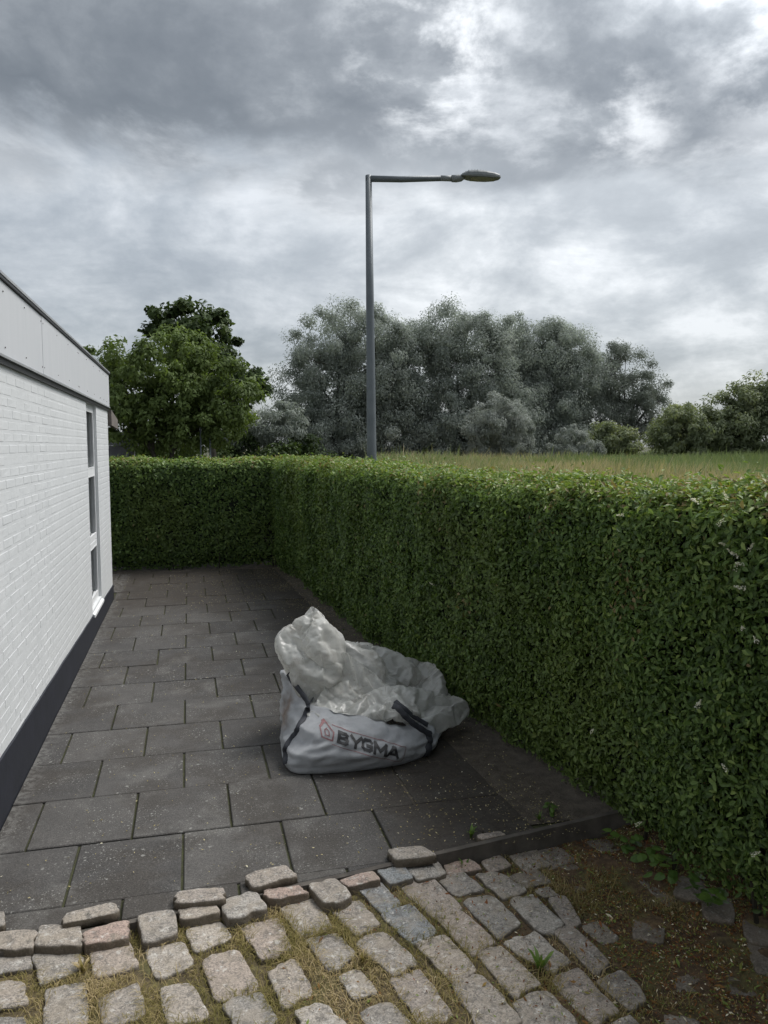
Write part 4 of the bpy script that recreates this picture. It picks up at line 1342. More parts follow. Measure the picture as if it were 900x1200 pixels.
# ------------------------------------------------------------------ trees beyond the hedge
def tree(name, label, cat_, base, lobes, mat, n_cl, cl_r, n_leaf, L, Wd, droop=0.0, seed=0, group=None, limbs=True, trunk_r=0.25, solid=0.35, spread=0.3, trunks=1, shape='quad'):
    g = np.random.default_rng(seed)
    bx, by = base
    T = thing(name, label, cat_, (bx, by, -0.24), group)
    lob = np.array(lobes)
    wgt = lob[:, 3] ** 1.5 * lob[:, 4]
    wgt = wgt / wgt.sum()
    P, N, D, rn = [], [], [], []
    cents_ = []
    for i, (x, y, z, rx, rz) in enumerate(lob):
        k = max(3, int(n_cl * wgt[i]))
        u = unit(g.normal(size=(k, 3)))
        rad = np.where(g.random(k) < solid, g.uniform(0.2, 0.7, k), g.uniform(0.78, 1.0, k))
        c = np.array([x, y, z]) + u * rad[:, None] * np.array([rx, rx * 0.85, rz])
        cents_.append(c)
        for q, uu in zip(c, u):
            m_ = int(n_leaf * g.uniform(0.6, 1.4))
            rr = cl_r * g.uniform(0.55, 1.25)
            off = unit(g.normal(size=(m_, 3))) * (g.random(m_) ** 0.42)[:, None] * rr * np.array([1, 1, 0.72])
            off[:, 2] -= droop * rr * g.random(m_) ** 2 * 1.2
            P.append(q + off)
            outw = unit(off + uu * rr * 0.4)
            N.append(unit(outw + g.normal(size=(m_, 3)) * spread + np.array([0, 0, 0.35])))
            D.append(unit(outw * (1 - droop * 0.6) + g.normal(size=(m_, 3)) * 0.5 + np.array([0, 0, -droop])))
            rn.append(np.clip(g.normal(0.45 + 0.20 * g.normal(), 0.12, m_), 0, 1))
    P, N, D, rn = (np.concatenate(q) for q in (P, N, D, rn))
    ok = P[:, 2] > -0.1
    P, N, D, rn = P[ok], N[ok], D[ok], rn[ok]
    ll = L * g.uniform(0.6, 1.3, len(P))
    b0 = np.array([bx, by, -0.24])
    v, f, r = leaf_mesh(P, N, D, ll, ll * Wd / L, rn, shape)
    link('crown', mesh('crown', v - b0, f, mat, False, r), T, kind='stuff')
    # trunk, then limbs into every lobe
    parts = []
    tops = []
    for k in range(trunks):
        ox = (k - (trunks - 1) / 2) * trunk_r * 2.6
        h_ = float(lob[:, 2].mean()) * 0.55 + 0.24
        tp = Vector((ox * 2.2 + g.normal(0, 0.2), g.normal(0, 0.2), h_))
        md = Vector((ox * 1.4, 0, h_ * 0.5))
        parts.append(tube([(ox, 0, 0), md, tp], [trunk_r * 1.15, trunk_r * 0.85, trunk_r * 0.62], 9))
        tops.append(tp)
    V, F = join(parts)
    link('trunk', mesh('trunk', V, F, M['bark'], True), T)
    if limbs:
        for i, (x, y, z, rx, rz) in enumerate(lob):
            parts = []
            e = Vector((x - bx, y - by, z + 0.24))
            st = tops[i % len(tops)]
            st = st * 0.85
            m1 = st.lerp(e, 0.5) + Vector((0, 0, 0.12 * (e - st).length))
            parts.append(tube([st, m1, e], [trunk_r * 0.5, trunk_r * 0.34, trunk_r * 0.16], 7))
            for c in cents_[i][:14]:
                c = Vector(c - b0)
                parts.append(tube([m1.lerp(e, g.uniform(0.2, 0.9)), m1.lerp(c, 0.65) + Vector((0, 0, 0.2)), c], [trunk_r * 0.14, trunk_r * 0.09, trunk_r * 0.03], 4))
            V, F = join(parts)
            o_ = link('limb', mesh('limb', V, F, M['bark'], True), T)
            o_['kind'] = 'stuff'
    return T


GW = 'willows beyond the meadow'
tree('willow_tree', 'round silver-green willow left of the mass, directly behind the lamp post', 'tree', (10.6, 54.6), LOB['A'], M['willow'], 470, 0.95, 290, 0.19, 0.075, 0.5, 1, GW, trunks=2)
tree('willow_tree', 'tallest silver willow in the middle with a domed top, right of the lamp post', 'tree', (19.9, 54.6), LOB['B'], M['willow'], 480, 0.95, 290, 0.19, 0.075, 0.5, 2, GW)
tree('willow_tree', 'broad silver willow at right of the mass sloping down towards the open airy tree', 'tree', (27.3, 55.4), LOB['C'], M['willow'], 480, 0.95, 290, 0.19, 0.075, 0.55, 3, GW)
tree('willow_tree', 'darker open willow with bare limbs showing at right end of the row', 'tree', (34.0, 55.7), LOB['D'], M['willow_dark'], 240, 0.75, 200, 0.18, 0.07, 0.2, 4, GW, trunk_r=0.24, solid=0.25)
tree('willow_bush', 'pale grey-green rounded willow bush in front of the tall willows', 'bush', (19.0, 45.9), LOB['E'], M['willow_pale'], 120, 0.55, 260, 0.17, 0.055, 0.4, 5, limbs=False, trunk_r=0.08)
tree('willow_bush', 'small pale silvery willow branch hanging down into the meadow grass', 'bush', (22.3, 42.0), LOB['F'], M['willow_pale'], 60, 0.34, 200, 0.16, 0.05, 0.6, 6, limbs=False, trunk_r=0.06)
tree('willow_bush', 'low grey shrubs in the gap between the green trees and the willows', 'bush', (4.2, 50.7), LOB['G'], M['willow'], 120, 0.60, 140, 0.27, 0.075, 0.4, 7, limbs=False, trunk_r=0.08)
tree('shrub', 'small dark olive shrub at the foot of the airy willow', 'bush', (29.8, 50.4), LOB['H'], M['olive'], 90, 0.50, 130, 0.24, 0.09, 0.1, 8, limbs=False, trunk_r=0.07)
tree('shrub', 'low green shrub between the airy willow and the tall bushes at the right edge', 'bush', (32.0, 45.7), LOB['I'], M['olive'], 130, 0.55, 100, 0.25, 0.09, 0.1, 9, trunk_r=0.09)
tree('shrub', 'tall olive-green bushes rising at the right edge above the meadow', 'bush', (36.5, 42.6), LOB['J'], M['olive'], 620, 0.60, 120, 0.27, 0.09, 0.15, 10, trunk_r=0.12)
tree('broadleaf_tree', 'spreading bright green broadleaf tree just above the far hedge beside the house', 'tree', (-0.9, 31.3), LOB['K'], M['walnut'], 420, 0.46, 90, 0.20, 0.085, 0.35, 11, trunks=2, trunk_r=0.12, spread=0.35)
tree('broadleaf_tree', 'taller dark green tree with gaps in its crown behind the spreading tree', 'tree', (1.4, 47.6), LOB['L'], M['oak'], 150, 0.62, 90, 0.30, 0.19, 0.05, 12, trunk_r=0.24, solid=0.2)
# dark undergrowth below the crowns, far back
g = np.random.default_rng(60)
for nm, lab, xs_, y_, hh, mt, sd_ in [('thicket', 'dark shady undergrowth under the green trees behind the far hedge', np.linspace(-7, 7.5, 13), 49.5, 2.2, 'oak', 31),
                                 ('thicket', 'dark shady undergrowth beneath the silver willows', np.linspace(8, 34, 26), 58.5, 6.5, 'willow_dark', 32),
                                 ('thicket', 'low far line of bushes closing the meadow right of the willows', np.linspace(37, 62, 20), 66.0, 1.6, 'olive', 33)]:
    lb_ = [(x + g.normal(0, 0.3), y_ + g.normal(0, 0.5), hh * g.uniform(0.4, 0.7), 1.3, hh * g.uniform(0.45, 0.65)) for x in xs_]
    tree(nm, lab, 'thicket', (float(np.mean(xs_)), y_), lb_, M[mt], (12 if hh < 4 else 22) * len(xs_), 0.8, 85, 0.34, 0.12, 0.1, sd_, limbs=False, trunk_r=0.08)

# tall meadow grass
g = np.random.default_rng(41)
n_ = 90000
dpt = 16 + 38 * g.random(n_) ** 0.8
lat = g.uniform(-0.02, 0.72, n_)
P = np.stack([dpt * (math.sin(R(14.2)) + lat * math.cos(R(14.2))), dpt * (math.cos(R(14.2)) - lat * math.sin(R(14.2))), np.zeros(n_)], 1)
P[:, 2] = -0.24 + 0.62 * smoothstep(14.5, 28.5, np.hypot(P[:, 0], P[:, 1])) - 0.03
wm = Wave(0.28, 51, 3)
wv_ = wm(P)
hgt = (0.92 + 0.34 * wv_) * g.uniform(0.55, 1.25, n_) + (g.random(n_) < 0.02) * 0.35
lean = g.normal(0, 0.20, (n_, 2)) * hgt[:, None] + np.array([0.10, -0.03]) * hgt[:, None]
an = g.uniform(0, 6.28, n_)
wdt = g.uniform(0.010, 0.022, n_) * (0.7 + dpt / 45)
sd_ = np.stack([np.cos(an), np.sin(an), np.zeros(n_)], 1) * wdt[:, None]
mid = P + np.concatenate([lean * 0.35, (hgt * 0.6)[:, None]], 1)
tip_ = P + np.concatenate([lean, hgt[:, None]], 1)
v = np.stack([P - sd_, P + sd_, mid + sd_ * 0.75, mid - sd_ * 0.75, tip_ + sd_ * 0.12, tip_ - sd_ * 0.12], 1).reshape(-1, 3)
k = np.arange(n_)[:, None] * 6
f = np.concatenate([k + np.array([0, 1, 2, 3]), k + np.array([3, 2, 4, 5])], 0)
straw = np.clip(0.16 + 0.36 * Wave(0.35, 52, 3)(P) + g.normal(0, 0.17, n_) + 0.25 * smoothstep(0.02, -0.04, lat - 0.12 - 0.0 * dpt), 0, 1)
rr = np.repeat(straw, 6)
rr = rr.reshape(-1, 6); rr[:, 4:] = np.clip(rr[:, 4:] + 0.22, 0, 1); rr = rr.ravel()
link('meadow_grass', mesh('meadow_grass', v, f, M['meadow'], False, rr), kind='stuff')

# odds and ends seen above the far hedge
sh = thing('shed', 'small grey boarded shed glimpsed above far hedge beside house corner', 'shed', (-2.75, 32.2, -0.24))
for k in range(8):
    link('board', mesh('board', *boxes([(-0.6 + k * 0.15, -0.6 + k * 0.15 + 0.142, -0.02, 0.0, 0, 2.25 - 0.02 * (k % 2))]), M['shed_wood']), sh)
link('wall', mesh('wall', *boxes([(-0.6, 0.6, 0.002, 1.2, 0, 2.2)]), M['shed_wood']), sh)
link('roof', mesh('roof', [(-0.75, -0.15, 2.26), (0.75, -0.15, 2.26), (0.75, 1.35, 2.26), (-0.75, 1.35, 2.26), (-0.75, 0.6, 2.75), (0.75, 0.6, 2.75)], [(0, 1, 5, 4), (2, 3, 4, 5), (0, 4, 3), (1, 2, 5), (3, 2, 1, 0)], M['shed_wood']), sh)
for x, y, h_, lab in ((0.45, 30.6, 2.95, 'taller thin grey post standing under the green tree'), (0.80, 30.5, 2.55, 'shorter thin grey post right of the taller post')):
    V, F = tube([(0, 0, 0), (0.01, 0, h_)], [0.04, 0.035], 8)
    thing('post', lab, 'post', (x, y, -0.24), 'thin posts above far hedge', mesh('post', V, F, M['steel'], True))

# ------------------------------------------------------------------ the bulk bag
bag_base = np.array([1.1, 4.95, 0.0])
bag = thing('bulk_bag', 'slumped white woven builders bulk bag with crumpled clear liner, lying on the slabs', 'bulk bag', tuple(bag_base))
BODY = [
[(0.552,4.66,0.033),(0.61,4.54,0.001),(0.788,4.5,-0.012),(1.0,4.49,-0.031),(1.255,4.52,-0.032),(1.449,4.62,-0.021),(1.584,4.82,-0.026),(1.714,5.12,-0.041),(1.62,5.42,0.0),(1.2,5.55,0.0),(0.78,5.5,0.0),(0.606,5.2,-0.041),(0.556,4.92,0.002)] ,
[(0.547,4.66,0.094),(0.65,4.52,0.129),(0.796,4.45,0.121),(0.987,4.43,0.098),(1.252,4.47,0.099),(1.471,4.6,0.071),(1.62,4.84,0.047),(1.74,5.14,0.013),(1.62,5.42,0.1),(1.2,5.55,0.1),(0.78,5.5,0.1),(0.597,5.22,0.014),(0.553,4.94,0.04)] ,
[(0.612,4.7,0.183),(0.698,4.55,0.22),(0.823,4.48,0.224),(0.999,4.46,0.198),(1.249,4.5,0.175),(1.465,4.62,0.137),(1.64,4.88,0.084),(1.753,5.16,0.055),(1.62,5.42,0.22),(1.2,5.55,0.22),(0.78,5.5,0.22),(0.595,5.24,0.129),(0.569,4.97,0.144)] ,
[(0.676,4.76,0.277),(0.748,4.66,0.273),(0.863,4.58,0.28),(1.031,4.55,0.254),(1.243,4.56,0.209),(1.46,4.66,0.169),(1.634,4.92,0.107),(1.746,5.18,0.087),(1.62,5.42,0.33),(1.2,5.55,0.33),(0.78,5.5,0.33),(0.595,5.28,0.257),(0.591,5.0,0.248)] ,
[(0.722,4.84,0.325),(0.798,4.76,0.323),(0.908,4.7,0.311),(1.067,4.66,0.278),(1.217,4.63,0.219),(1.402,4.68,0.195),(1.619,4.95,0.128),(1.727,5.2,0.108),(1.62,5.42,0.4),(1.2,5.55,0.4),(0.78,5.5,0.4),(0.607,5.32,0.422),(0.64,5.06,0.43)] ,
]
HUMP = [[(0.696, 4.86, 0.286), (0.713, 4.82, 0.287), (0.746, 4.82, 0.284), (0.784, 4.85, 0.288)], [(0.664, 4.98, 0.423), (0.703, 4.86, 0.434), (0.788, 4.83, 0.437), (0.896, 4.9, 0.441)], [(0.587, 5.08, 0.557), (0.666, 4.9, 0.59), (0.799, 4.82, 0.603), (0.986, 4.94, 0.574)], [(0.558, 5.12, 0.677), (0.65, 4.94, 0.722), (0.795, 4.86, 0.733), (1.0, 4.98, 0.667)], [(0.608, 5.14, 0.769), (0.68, 4.99, 0.806), (0.794, 4.92, 0.815), (0.989, 5.04, 0.753)], [(0.704, 5.16, 0.842), (0.739, 5.08, 0.863), (0.811, 5.02, 0.872), (0.93, 5.1, 0.819)], [(0.798, 5.16, 0.873), (0.815, 5.15, 0.886), (0.838, 5.15, 0.885), (0.869, 5.16, 0.857)]]
MOUND = [
  [(0.894,4.86,0.235),(1.059,4.88,0.272),(1.24,4.9,0.297),(1.431,4.94,0.268),(1.629,5.02,0.213),(1.81,5.14,0.171)] ,
  [(0.948,4.96,0.372),(1.109,5.0,0.358),(1.282,5.02,0.369),(1.484,5.08,0.323),(1.674,5.16,0.252),(1.818,5.24,0.19)] ,
  [(0.979,5.06,0.458),(1.151,5.08,0.439),(1.34,5.1,0.395),(1.538,5.18,0.344),(1.699,5.24,0.289),(1.812,5.3,0.229)] ,
  [(1.013,5.14,0.541),(1.199,5.18,0.53),(1.402,5.24,0.462),(1.594,5.28,0.387),(1.725,5.32,0.34),(1.792,5.36,0.298)] ,
  [(1.036,5.22,0.628),(1.222,5.28,0.639),(1.421,5.36,0.569),(1.616,5.4,0.475),(1.743,5.42,0.402),(1.784,5.42,0.347)] ,
  [(1.071,5.4,0.555),(1.273,5.5,0.543),(1.474,5.56,0.475),(1.67,5.58,0.39),(1.775,5.56,0.335),(1.797,5.5,0.296)] ,
  [(1.11,5.6,0.212),(1.319,5.7,0.165),(1.522,5.74,0.11),(1.719,5.74,0.067),(1.821,5.7,0.043),(1.859,5.6,0.051)] ,
]
PANEL = [
  [(0.902,5.02,0.581),(0.976,4.98,0.633),(1.039,5.0,0.589),(1.116,5.0,0.524),(1.205,5.0,0.447),(1.293,4.99,0.371)] ,
  [(0.877,4.95,0.497),(0.968,4.94,0.493),(1.047,4.93,0.467),(1.127,4.92,0.429),(1.209,4.92,0.387),(1.283,4.93,0.355)] ,
  [(0.804,4.86,0.392),(0.902,4.84,0.379),(1.0,4.82,0.377),(1.092,4.82,0.381),(1.19,4.84,0.379),(1.27,4.88,0.36)] ,
  [(0.715,4.8,0.283),(0.812,4.78,0.281),(0.922,4.77,0.286),(1.037,4.78,0.307),(1.161,4.82,0.329),(1.265,4.86,0.343)] ,
]
ROLL = [
  [(0.79,4.92,0.246),(0.928,4.92,0.281),(1.08,4.92,0.327),(1.245,4.92,0.373),(1.431,4.94,0.358),(1.647,5.0,0.286),(1.841,5.08,0.188),(1.907,5.1,0.126)] ,
  [(0.718,4.82,0.304),(0.868,4.78,0.35),(1.033,4.76,0.416),(1.204,4.76,0.454),(1.387,4.79,0.431),(1.601,4.86,0.357),(1.81,4.96,0.249),(1.89,5.02,0.167)] ,
  [(0.698,4.76,0.287),(0.855,4.68,0.34),(1.02,4.65,0.408),(1.183,4.63,0.451),(1.355,4.64,0.417),(1.548,4.7,0.337),(1.76,4.84,0.232),(1.884,4.97,0.147)] ,
  [(0.718,4.75,0.266),(0.871,4.68,0.299),(1.031,4.65,0.362),(1.185,4.64,0.397),(1.344,4.64,0.339),(1.528,4.69,0.238),(1.739,4.83,0.159),(1.878,4.97,0.116)] ,
  [(0.743,4.77,0.262),(0.888,4.71,0.271),(1.043,4.68,0.323),(1.199,4.67,0.353),(1.336,4.67,0.273),(1.512,4.73,0.156),(1.713,4.86,0.097),(1.863,4.98,0.096)] ,
  [(0.798,4.9,0.241),(0.943,4.88,0.247),(1.101,4.86,0.287),(1.254,4.84,0.304),(1.39,4.84,0.222),(1.56,4.88,0.122),(1.742,4.98,0.069),(1.867,5.06,0.08)] ,
]
STRAP_R = [(1.22,4.6,0.363),(1.243,4.56,0.358),(1.282,4.54,0.312),(1.347,4.55,0.247),(1.418,4.58,0.191),(1.471,4.6,0.15)]
STRAP_RB = [(1.247,4.66,0.352),(1.287,4.6,0.324),(1.356,4.6,0.262),(1.454,4.62,0.19)]
SEAM_R = [(1.465,4.6,0.162),(1.46,4.585,0.111),(1.448,4.58,0.058),(1.431,4.6,-0.011)]
STRAP_L = [(0.615,5.04,0.484),(0.633,5.0,0.448),(0.661,4.92,0.419),(0.7,4.84,0.372),(0.716,4.8,0.339)]
SEAM_L = [(0.717,4.81,0.336),(0.684,4.735,0.297),(0.64,4.7,0.235),(0.609,4.675,0.192),(0.557,4.65,0.141),(0.534,4.64,0.092),(0.555,4.64,0.041)]
TEXT_PTS = [(0.845,4.46,0.218),(1.238,4.46,0.088),(0.824,4.46,0.156),(1.221,4.46,0.029),(0.753,4.5,0.244)]
def bagpart(name, V, F, mat, parent=None, smooth=True):
    return link(name, mesh(name, np.asarray(V) - bag_base, F, mat, smooth), parent or bag)


B = np.array(BODY)                                  # levels x points x 3
for lv, zs in enumerate((0.0, 0.05, 0.10, 0.14, 0.17)):
    B[lv, 8, 2] = zs                                # the far corner has sunk
    B[lv, 9, 2] = zs * 1.8
    B[lv, 10, 2] = zs * 2.2
B[0, :, 2] = 0.004
lo = B[0].copy(); c0 = lo.mean(0)
lo = c0 + (lo - c0) * 0.86; lo[:, 2] = 0.003
B = np.concatenate([lo[None], B])
B = np.swapaxes(catmull(np.swapaxes(B, 0, 1), 9, True), 0, 1)
B = catmull(B, 10)
nt = B.shape[1]
# the rim turns over and runs down inside
rim = B[-1]; cr = rim.mean(0)
ins = []
for sc, dz in ((0.985, 0.004), (0.965, -0.012), (0.93, -0.05), (0.88, -0.10), (0.80, -0.14)):
    q = cr + (rim - cr) * sc
    q[:, 2] = np.maximum(rim[:, 2] + dz, 0.02)
    ins.append(q)
B = np.concatenate([B, np.array(ins)])
nl_ = len(B)
V = B.reshape(-1, 3).copy()
F = grid_faces(nl_, nt, True)
Nn = normals_of(V, F)
amp = np.clip((V[:, 2] - 0.01) / 0.06, 0.12, 1)
soft = Wave(9, 71, 2)
V += Nn * ((crumple(V * np.array([1, 1, 2.6]), 5, 3.6, 0.014, 4, 1) + crumple(V * np.array([1, 1, 2.2]), 25, 8.0, 0.008, 4, 1) + 0.006 * soft(V)) * amp)[:, None]
V[:, 2] = np.maximum(V[:, 2], 0.004)
body = bagpart('bag_body', V, F, M['woven'])
bvh = BVHTree.FromPolygons([tuple(q) for q in V], [tuple(int(i) for i in q) for q in F])


def film(name, G, seed, n_=9, amp=0.013, freq=4.5, hold=(0.3, 0.015)):
    """a sheet of liner film through a grid of points, crumpled, with real thickness"""
    G = np.array(G)
    G = catmull(G, n_)
    G = np.swapaxes(catmull(np.swapaxes(G, 0, 1), n_), 0, 1)
    nu, nv = G.shape[:2]
    V = G.reshape(-1, 3).copy()
    F = grid_faces(nu, nv)
    N = normals_of(V, F)
    if np.mean(N[:, 1]) > 0:
        F = F[:, ::-1]
        N = -N
    V = V + N * (crumple(V, seed, freq, amp, 3, 1) + crumple(V, seed + 20, freq * 2.1, amp * 0.55, 4, 1) + crumple(V, seed + 50, freq * 4.7, amp * 0.22, 4, 1))[:, None]
    V[:, 2] = np.maximum(V[:, 2], 0.008)
    o = bagpart(name, V, F, M['liner'])
    vg = o.vertex_groups.new(name='hold')
    ii, jj = np.divmod(np.arange(nu * nv), nv)
    edge_ = np.minimum(np.minimum(ii, nu - 1 - ii) / nu, np.minimum(jj, nv - 1 - jj) / nv)
    for q, e_ in enumerate(edge_):
        vg.add([q], hold[0] if e_ < 0.02 else hold[1], 'REPLACE')
    FILMS.append(o)
    return o


FILMS = []


def settle(frames=40):
    """let the film buckle into folds: its rest size is larger than the shape it is held in"""
    for o in FILMS:
        c_ = o.modifiers.new('cloth', 'CLOTH')
        st = c_.settings
        st.quality = 6
        st.mass = 0.08
        st.tension_stiffness = 25
        st.compression_stiffness = 25
        st.shear_stiffness = 8
        st.bending_stiffness = 0.6
        st.air_damping = 2
        st.vertex_group_mass = 'hold'
        st.pin_stiffness = 1.0
        st.shrink_min = -0.078
        st.effector_weights.gravity = 0.22
        c_.collision_settings.use_collision = False
        c_.collision_settings.use_self_collision = False
        c_.point_cache.frame_start = 1
        c_.point_cache.frame_end = frames
    for f_ in range(1, frames + 1):
        S.frame_set(f_)
    dg = bpy.context.evaluated_depsgraph_get()
    for o in FILMS:
        me = bpy.data.meshes.new_from_object(o.evaluated_get(dg))
        o.modifiers.clear()
        o.data = me
        bm = bmesh.new()
        bm.from_mesh(me)
        bmesh.ops.subdivide_edges(bm, edges=bm.edges[:], cuts=1, use_grid_fill=True)
        bm.normal_update()
        co = np.array([q.co[:] for q in bm.verts])
        no = np.array([q.normal[:] for q in bm.verts])
        h_ = crumple(co * np.array([1.2, 1.2, 0.6]), 302, 9.0, 0.0024, 3, 1) + crumple(co, 303, 22.0, 0.0010, 3, 1)
        co = co + no * h_[:, None]
        for q, c_ in zip(bm.verts, co):
            q.co = c_
        bm.to_mesh(me)
        bm.free()
        me.polygons.foreach_set('use_smooth', np.ones(len(me.polygons), dtype=bool))
        md = o.modifiers.new('thickness', 'SOLIDIFY')
        md.thickness = 0.0016
        md.offset = -1
    S.frame_set(1)


H_ = np.array(HUMP)
bk = H_[:, ::-1].copy()                                  # rear half of the standing fold
bk[:, 1:-1, 1] += np.array([0.08, 0.18, 0.26, 0.26, 0.20, 0.10, 0.03])[:, None]
bk[:, [0, -1], 1] += 0.05
ring = np.concatenate([H_, bk[:, 1:-1], H_[:, :1]], 1)
ring[:, 4:-1, 1] += 0.04
film('liner', ring, 3, 10, 0.013, 4.2, (0.25, 0.012))
MOUND_ = np.array(MOUND)
MOUND_[:, 0, 0] -= 0.10
MOUND_[:, 0, 1] += 0.10
MOUND_[1:4, 1:5, 2] += np.array([0.075, 0.105, 0.085])[:, None]
MOUND_[4, 1:4, 2] += 0.015
film('liner', MOUND_, 4, 13, 0.012, 3.8, (0.28, 0.030))
film('liner', PANEL, 6, 12, 0.008, 3.8, (0.25, 0.012))
film('liner', ROLL, 8, 10, 0.006, 3.4, (0.8, 0.05))
settle()


def band(name, pts, width, out_, thick=0.006, steps=8, parent=None):
    """webbing strip along a curve"""
    C = catmull(np.array(pts), steps)
    T = np.gradient(C, axis=0)
    T = unit(T)
    o_ = unit(np.broadcast_to(np.array(out_, float), C.shape) - T * np.sum(T * np.array(out_), axis=1, keepdims=True))
    S_ = np.cross(T, o_)
    w_ = width * (0.5 + 0.04 * np.sin(np.arange(len(C)) * 0.9))[:, None]
    q = np.stack([C - S_ * w_, C - S_ * w_ * 0.9 + o_ * thick, C + S_ * w_ * 0.9 + o_ * thick, C + S_ * w_, C - o_ * thick * 0.3], 1)
    V = q.reshape(-1, 3)
    V[:, 2] = np.maximum(V[:, 2], 0.005)
    F = grid_faces(len(C), 5, True)
    return bagpart(name, V, F, M['webbing'], parent)


def lay(pts, off=0.004, dirn=(0.0, 1.0, -0.10)):
    """drop points on to the front of the bag along dirn"""
    r = []
    dv = Vector(dirn).normalized()
    for p in pts:
        h = bvh.ray_cast(Vector(p) - dv * 0.8, dv)
        r.append(np.array(h[0]) + np.array(h[1]) * (off if h[1].dot(dv) < 0 else -off) if h[0] is not None else np.array(p))
    return np.array(r)


# lifting loops and the dark corner seams
sl = catmull(np.array(SEAM_L), 3)
band('seam', lay(sl, 0.004, (0.35, 1.0, -0.05)), 0.040, (-0.45, -0.9, 0.1), 0.006, 3)
band('lifting_loop', STRAP_L, 0.038, (-0.8, -0.55, 0.2), 0.006)
sr = catmull(np.array(SEAM_R), 3)
band('seam', lay(sr, 0.004, (-0.25, 1.0, -0.05)), 0.052, (0.25, -0.95, 0.1), 0.006, 3)
band('lifting_loop', np.array(STRAP_R) + [0, -0.015, 0], 0.038, (-0.25, -0.85, 0.45), 0.007)
band('lifting_loop', np.array(STRAP_RB) + [0.012, 0.02, 0.006], 0.030, (0.2, -0.9, 0.5), 0.006)

# print on the front: red emblem, thin frame, black letters
o_p = np.array([0.836, 4.46, 0.2045])
e_x = np.array([1.214 - 0.836, 0.0, 0.072 - 0.2045])
LEN = np.linalg.norm(e_x)
e_x = e_x / LEN
e_y = np.array([-e_x[2] * 0.35, 0.0, 1.0]); e_y = e_y / np.linalg.norm(e_y)


def printed(name, polys, mat, cuts=0.012):
    bm = bmesh.new()
    for poly in polys:
        bm.faces.new([bm.verts.new((x, y, 0)) for x, y in poly])
    bmesh.ops.triangulate(bm, faces=bm.faces[:])
    for _ in range(5):
        ed = [e for e in bm.edges if e.calc_length() > cuts]
        if not ed:
            break
        bmesh.ops.subdivide_edges(bm, edges=ed, cuts=1)
        bmesh.ops.triangulate(bm, faces=bm.faces[:])
    pts = np.array([q.co[:] for q in bm.verts])
    w_ = o_p + e_x * pts[:, :1] + e_y * pts[:, 1:2]
    w_ = lay(w_, 0.0028)
    for q, p in zip(bm.verts, w_):
        q.co = p - bag_base
    me = bpy.data.meshes.new(name)
    bm.to_mesh(me)
    bm.free()
    me.materials.append(mat)
    return link(name, me, body)


def stroke(pts, w_, closed=False):
    r = []
    m_ = len(pts)
    for i in range(m_ if closed else m_ - 1):
        a, b_ = np.array(pts[i], float), np.array(pts[(i + 1) % m_], float)
        t_ = (b_ - a) / np.linalg.norm(b_ - a)
        nn = np.array([-t_[1], t_[0]]) * w_ / 2
        a, b_ = a - t_ * w_ * 0.45, b_ + t_ * w_ * 0.45
        r.append([tuple(a - nn), tuple(b_ - nn), tuple(b_ + nn), tuple(a + nn)])
    return r


# heavy squared capitals on a unit square, drawn with thick strokes: B Y G M A
GL = {
    'B': [[(0.12, 0.5), (0.12, 0.9)], [(0.12, 0.1), (0.12, 0.5)], [(0.12, 0.9), (0.66, 0.9), (0.78, 0.80), (0.76, 0.62), (0.62, 0.52)], [(0.12, 0.51), (0.66, 0.51), (0.84, 0.40), (0.84, 0.22), (0.68, 0.1), (0.12, 0.1)]],
    'Y': [[(0.06, 0.92), (0.48, 0.45)], [(0.94, 0.92), (0.48, 0.45)], [(0.48, 0.5), (0.48, 0.06)]],
    'G': [[(0.86, 0.78), (0.70, 0.9), (0.28, 0.9), (0.10, 0.72), (0.10, 0.28), (0.28, 0.1), (0.70, 0.1), (0.86, 0.24), (0.86, 0.46), (0.52, 0.46)]],
    'M': [[(0.08, 0.06), (0.08, 0.92)], [(0.08, 0.90), (0.5, 0.34)], [(0.92, 0.90), (0.5, 0.34)], [(0.92, 0.92), (0.92, 0.06)]],
    'A': [[(0.04, 0.06), (0.46, 0.92)], [(0.96, 0.06), (0.54, 0.92)], [(0.42, 0.88), (0.58, 0.88)], [(0.26, 0.32), (0.74, 0.32)]],
}
adv, wid, hgt_ = [0.0, 0.195, 0.385, 0.575, 0.795], [0.175, 0.185, 0.175, 0.205, 0.205], 0.066
for ch, x0, w_ in zip('BYGMA', adv, wid):
    pl_ = []
    for s_ in GL[ch]:
        pts = [((x0 + x * w_) * LEN + 0.010 * y, y * hgt_) for x, y in s_]
        pl_ += stroke(pts, 0.0175)
    printed('printed_letter', pl_, M['print_black'])
fr = stroke([(-0.030, -0.018), (LEN + 0.035, -0.018), (LEN + 0.050, 0.080), (-0.020, 0.080)], 0.0034)[:3]
printed('printed_frame', fr, M['print_red'])
# emblem: a pentagonal house outline with a smaller house inside
ex0, ey0 = -0.058, 0.034


def pent(s_):
    return [(ex0 + x * s_, ey0 + y * s_) for x, y in ((-0.046, -0.050), (0.050, -0.050), (0.062, 0.022), (0.002, 0.070), (-0.058, 0.022))]


printed('printed_emblem', stroke(pent(0.64), 0.0085, True) + stroke([(ex0 - 0.009, ey0 - 0.013), (ex0 + 0.012, ey0 - 0.013), (ex0 + 0.013, ey0 + 0.008), (ex0 + 0.001, ey0 + 0.019), (ex0 - 0.011, ey0 + 0.008)], 0.0055, True), M['print_red'])

# ------------------------------------------------------------------ litter, grass and weeds
g = np.random.default_rng(90)


def in_quad(P, q):
    r = np.ones(len(P), bool)
    for i in range(4):
        a, b_ = q[i], q[(i + 1) % 4]
        r &= ((b_[0] - a[0]) * (P[:, 1] - a[1]) - (b_[1] - a[1]) * (P[:, 0] - a[0])) <= 0
    return r


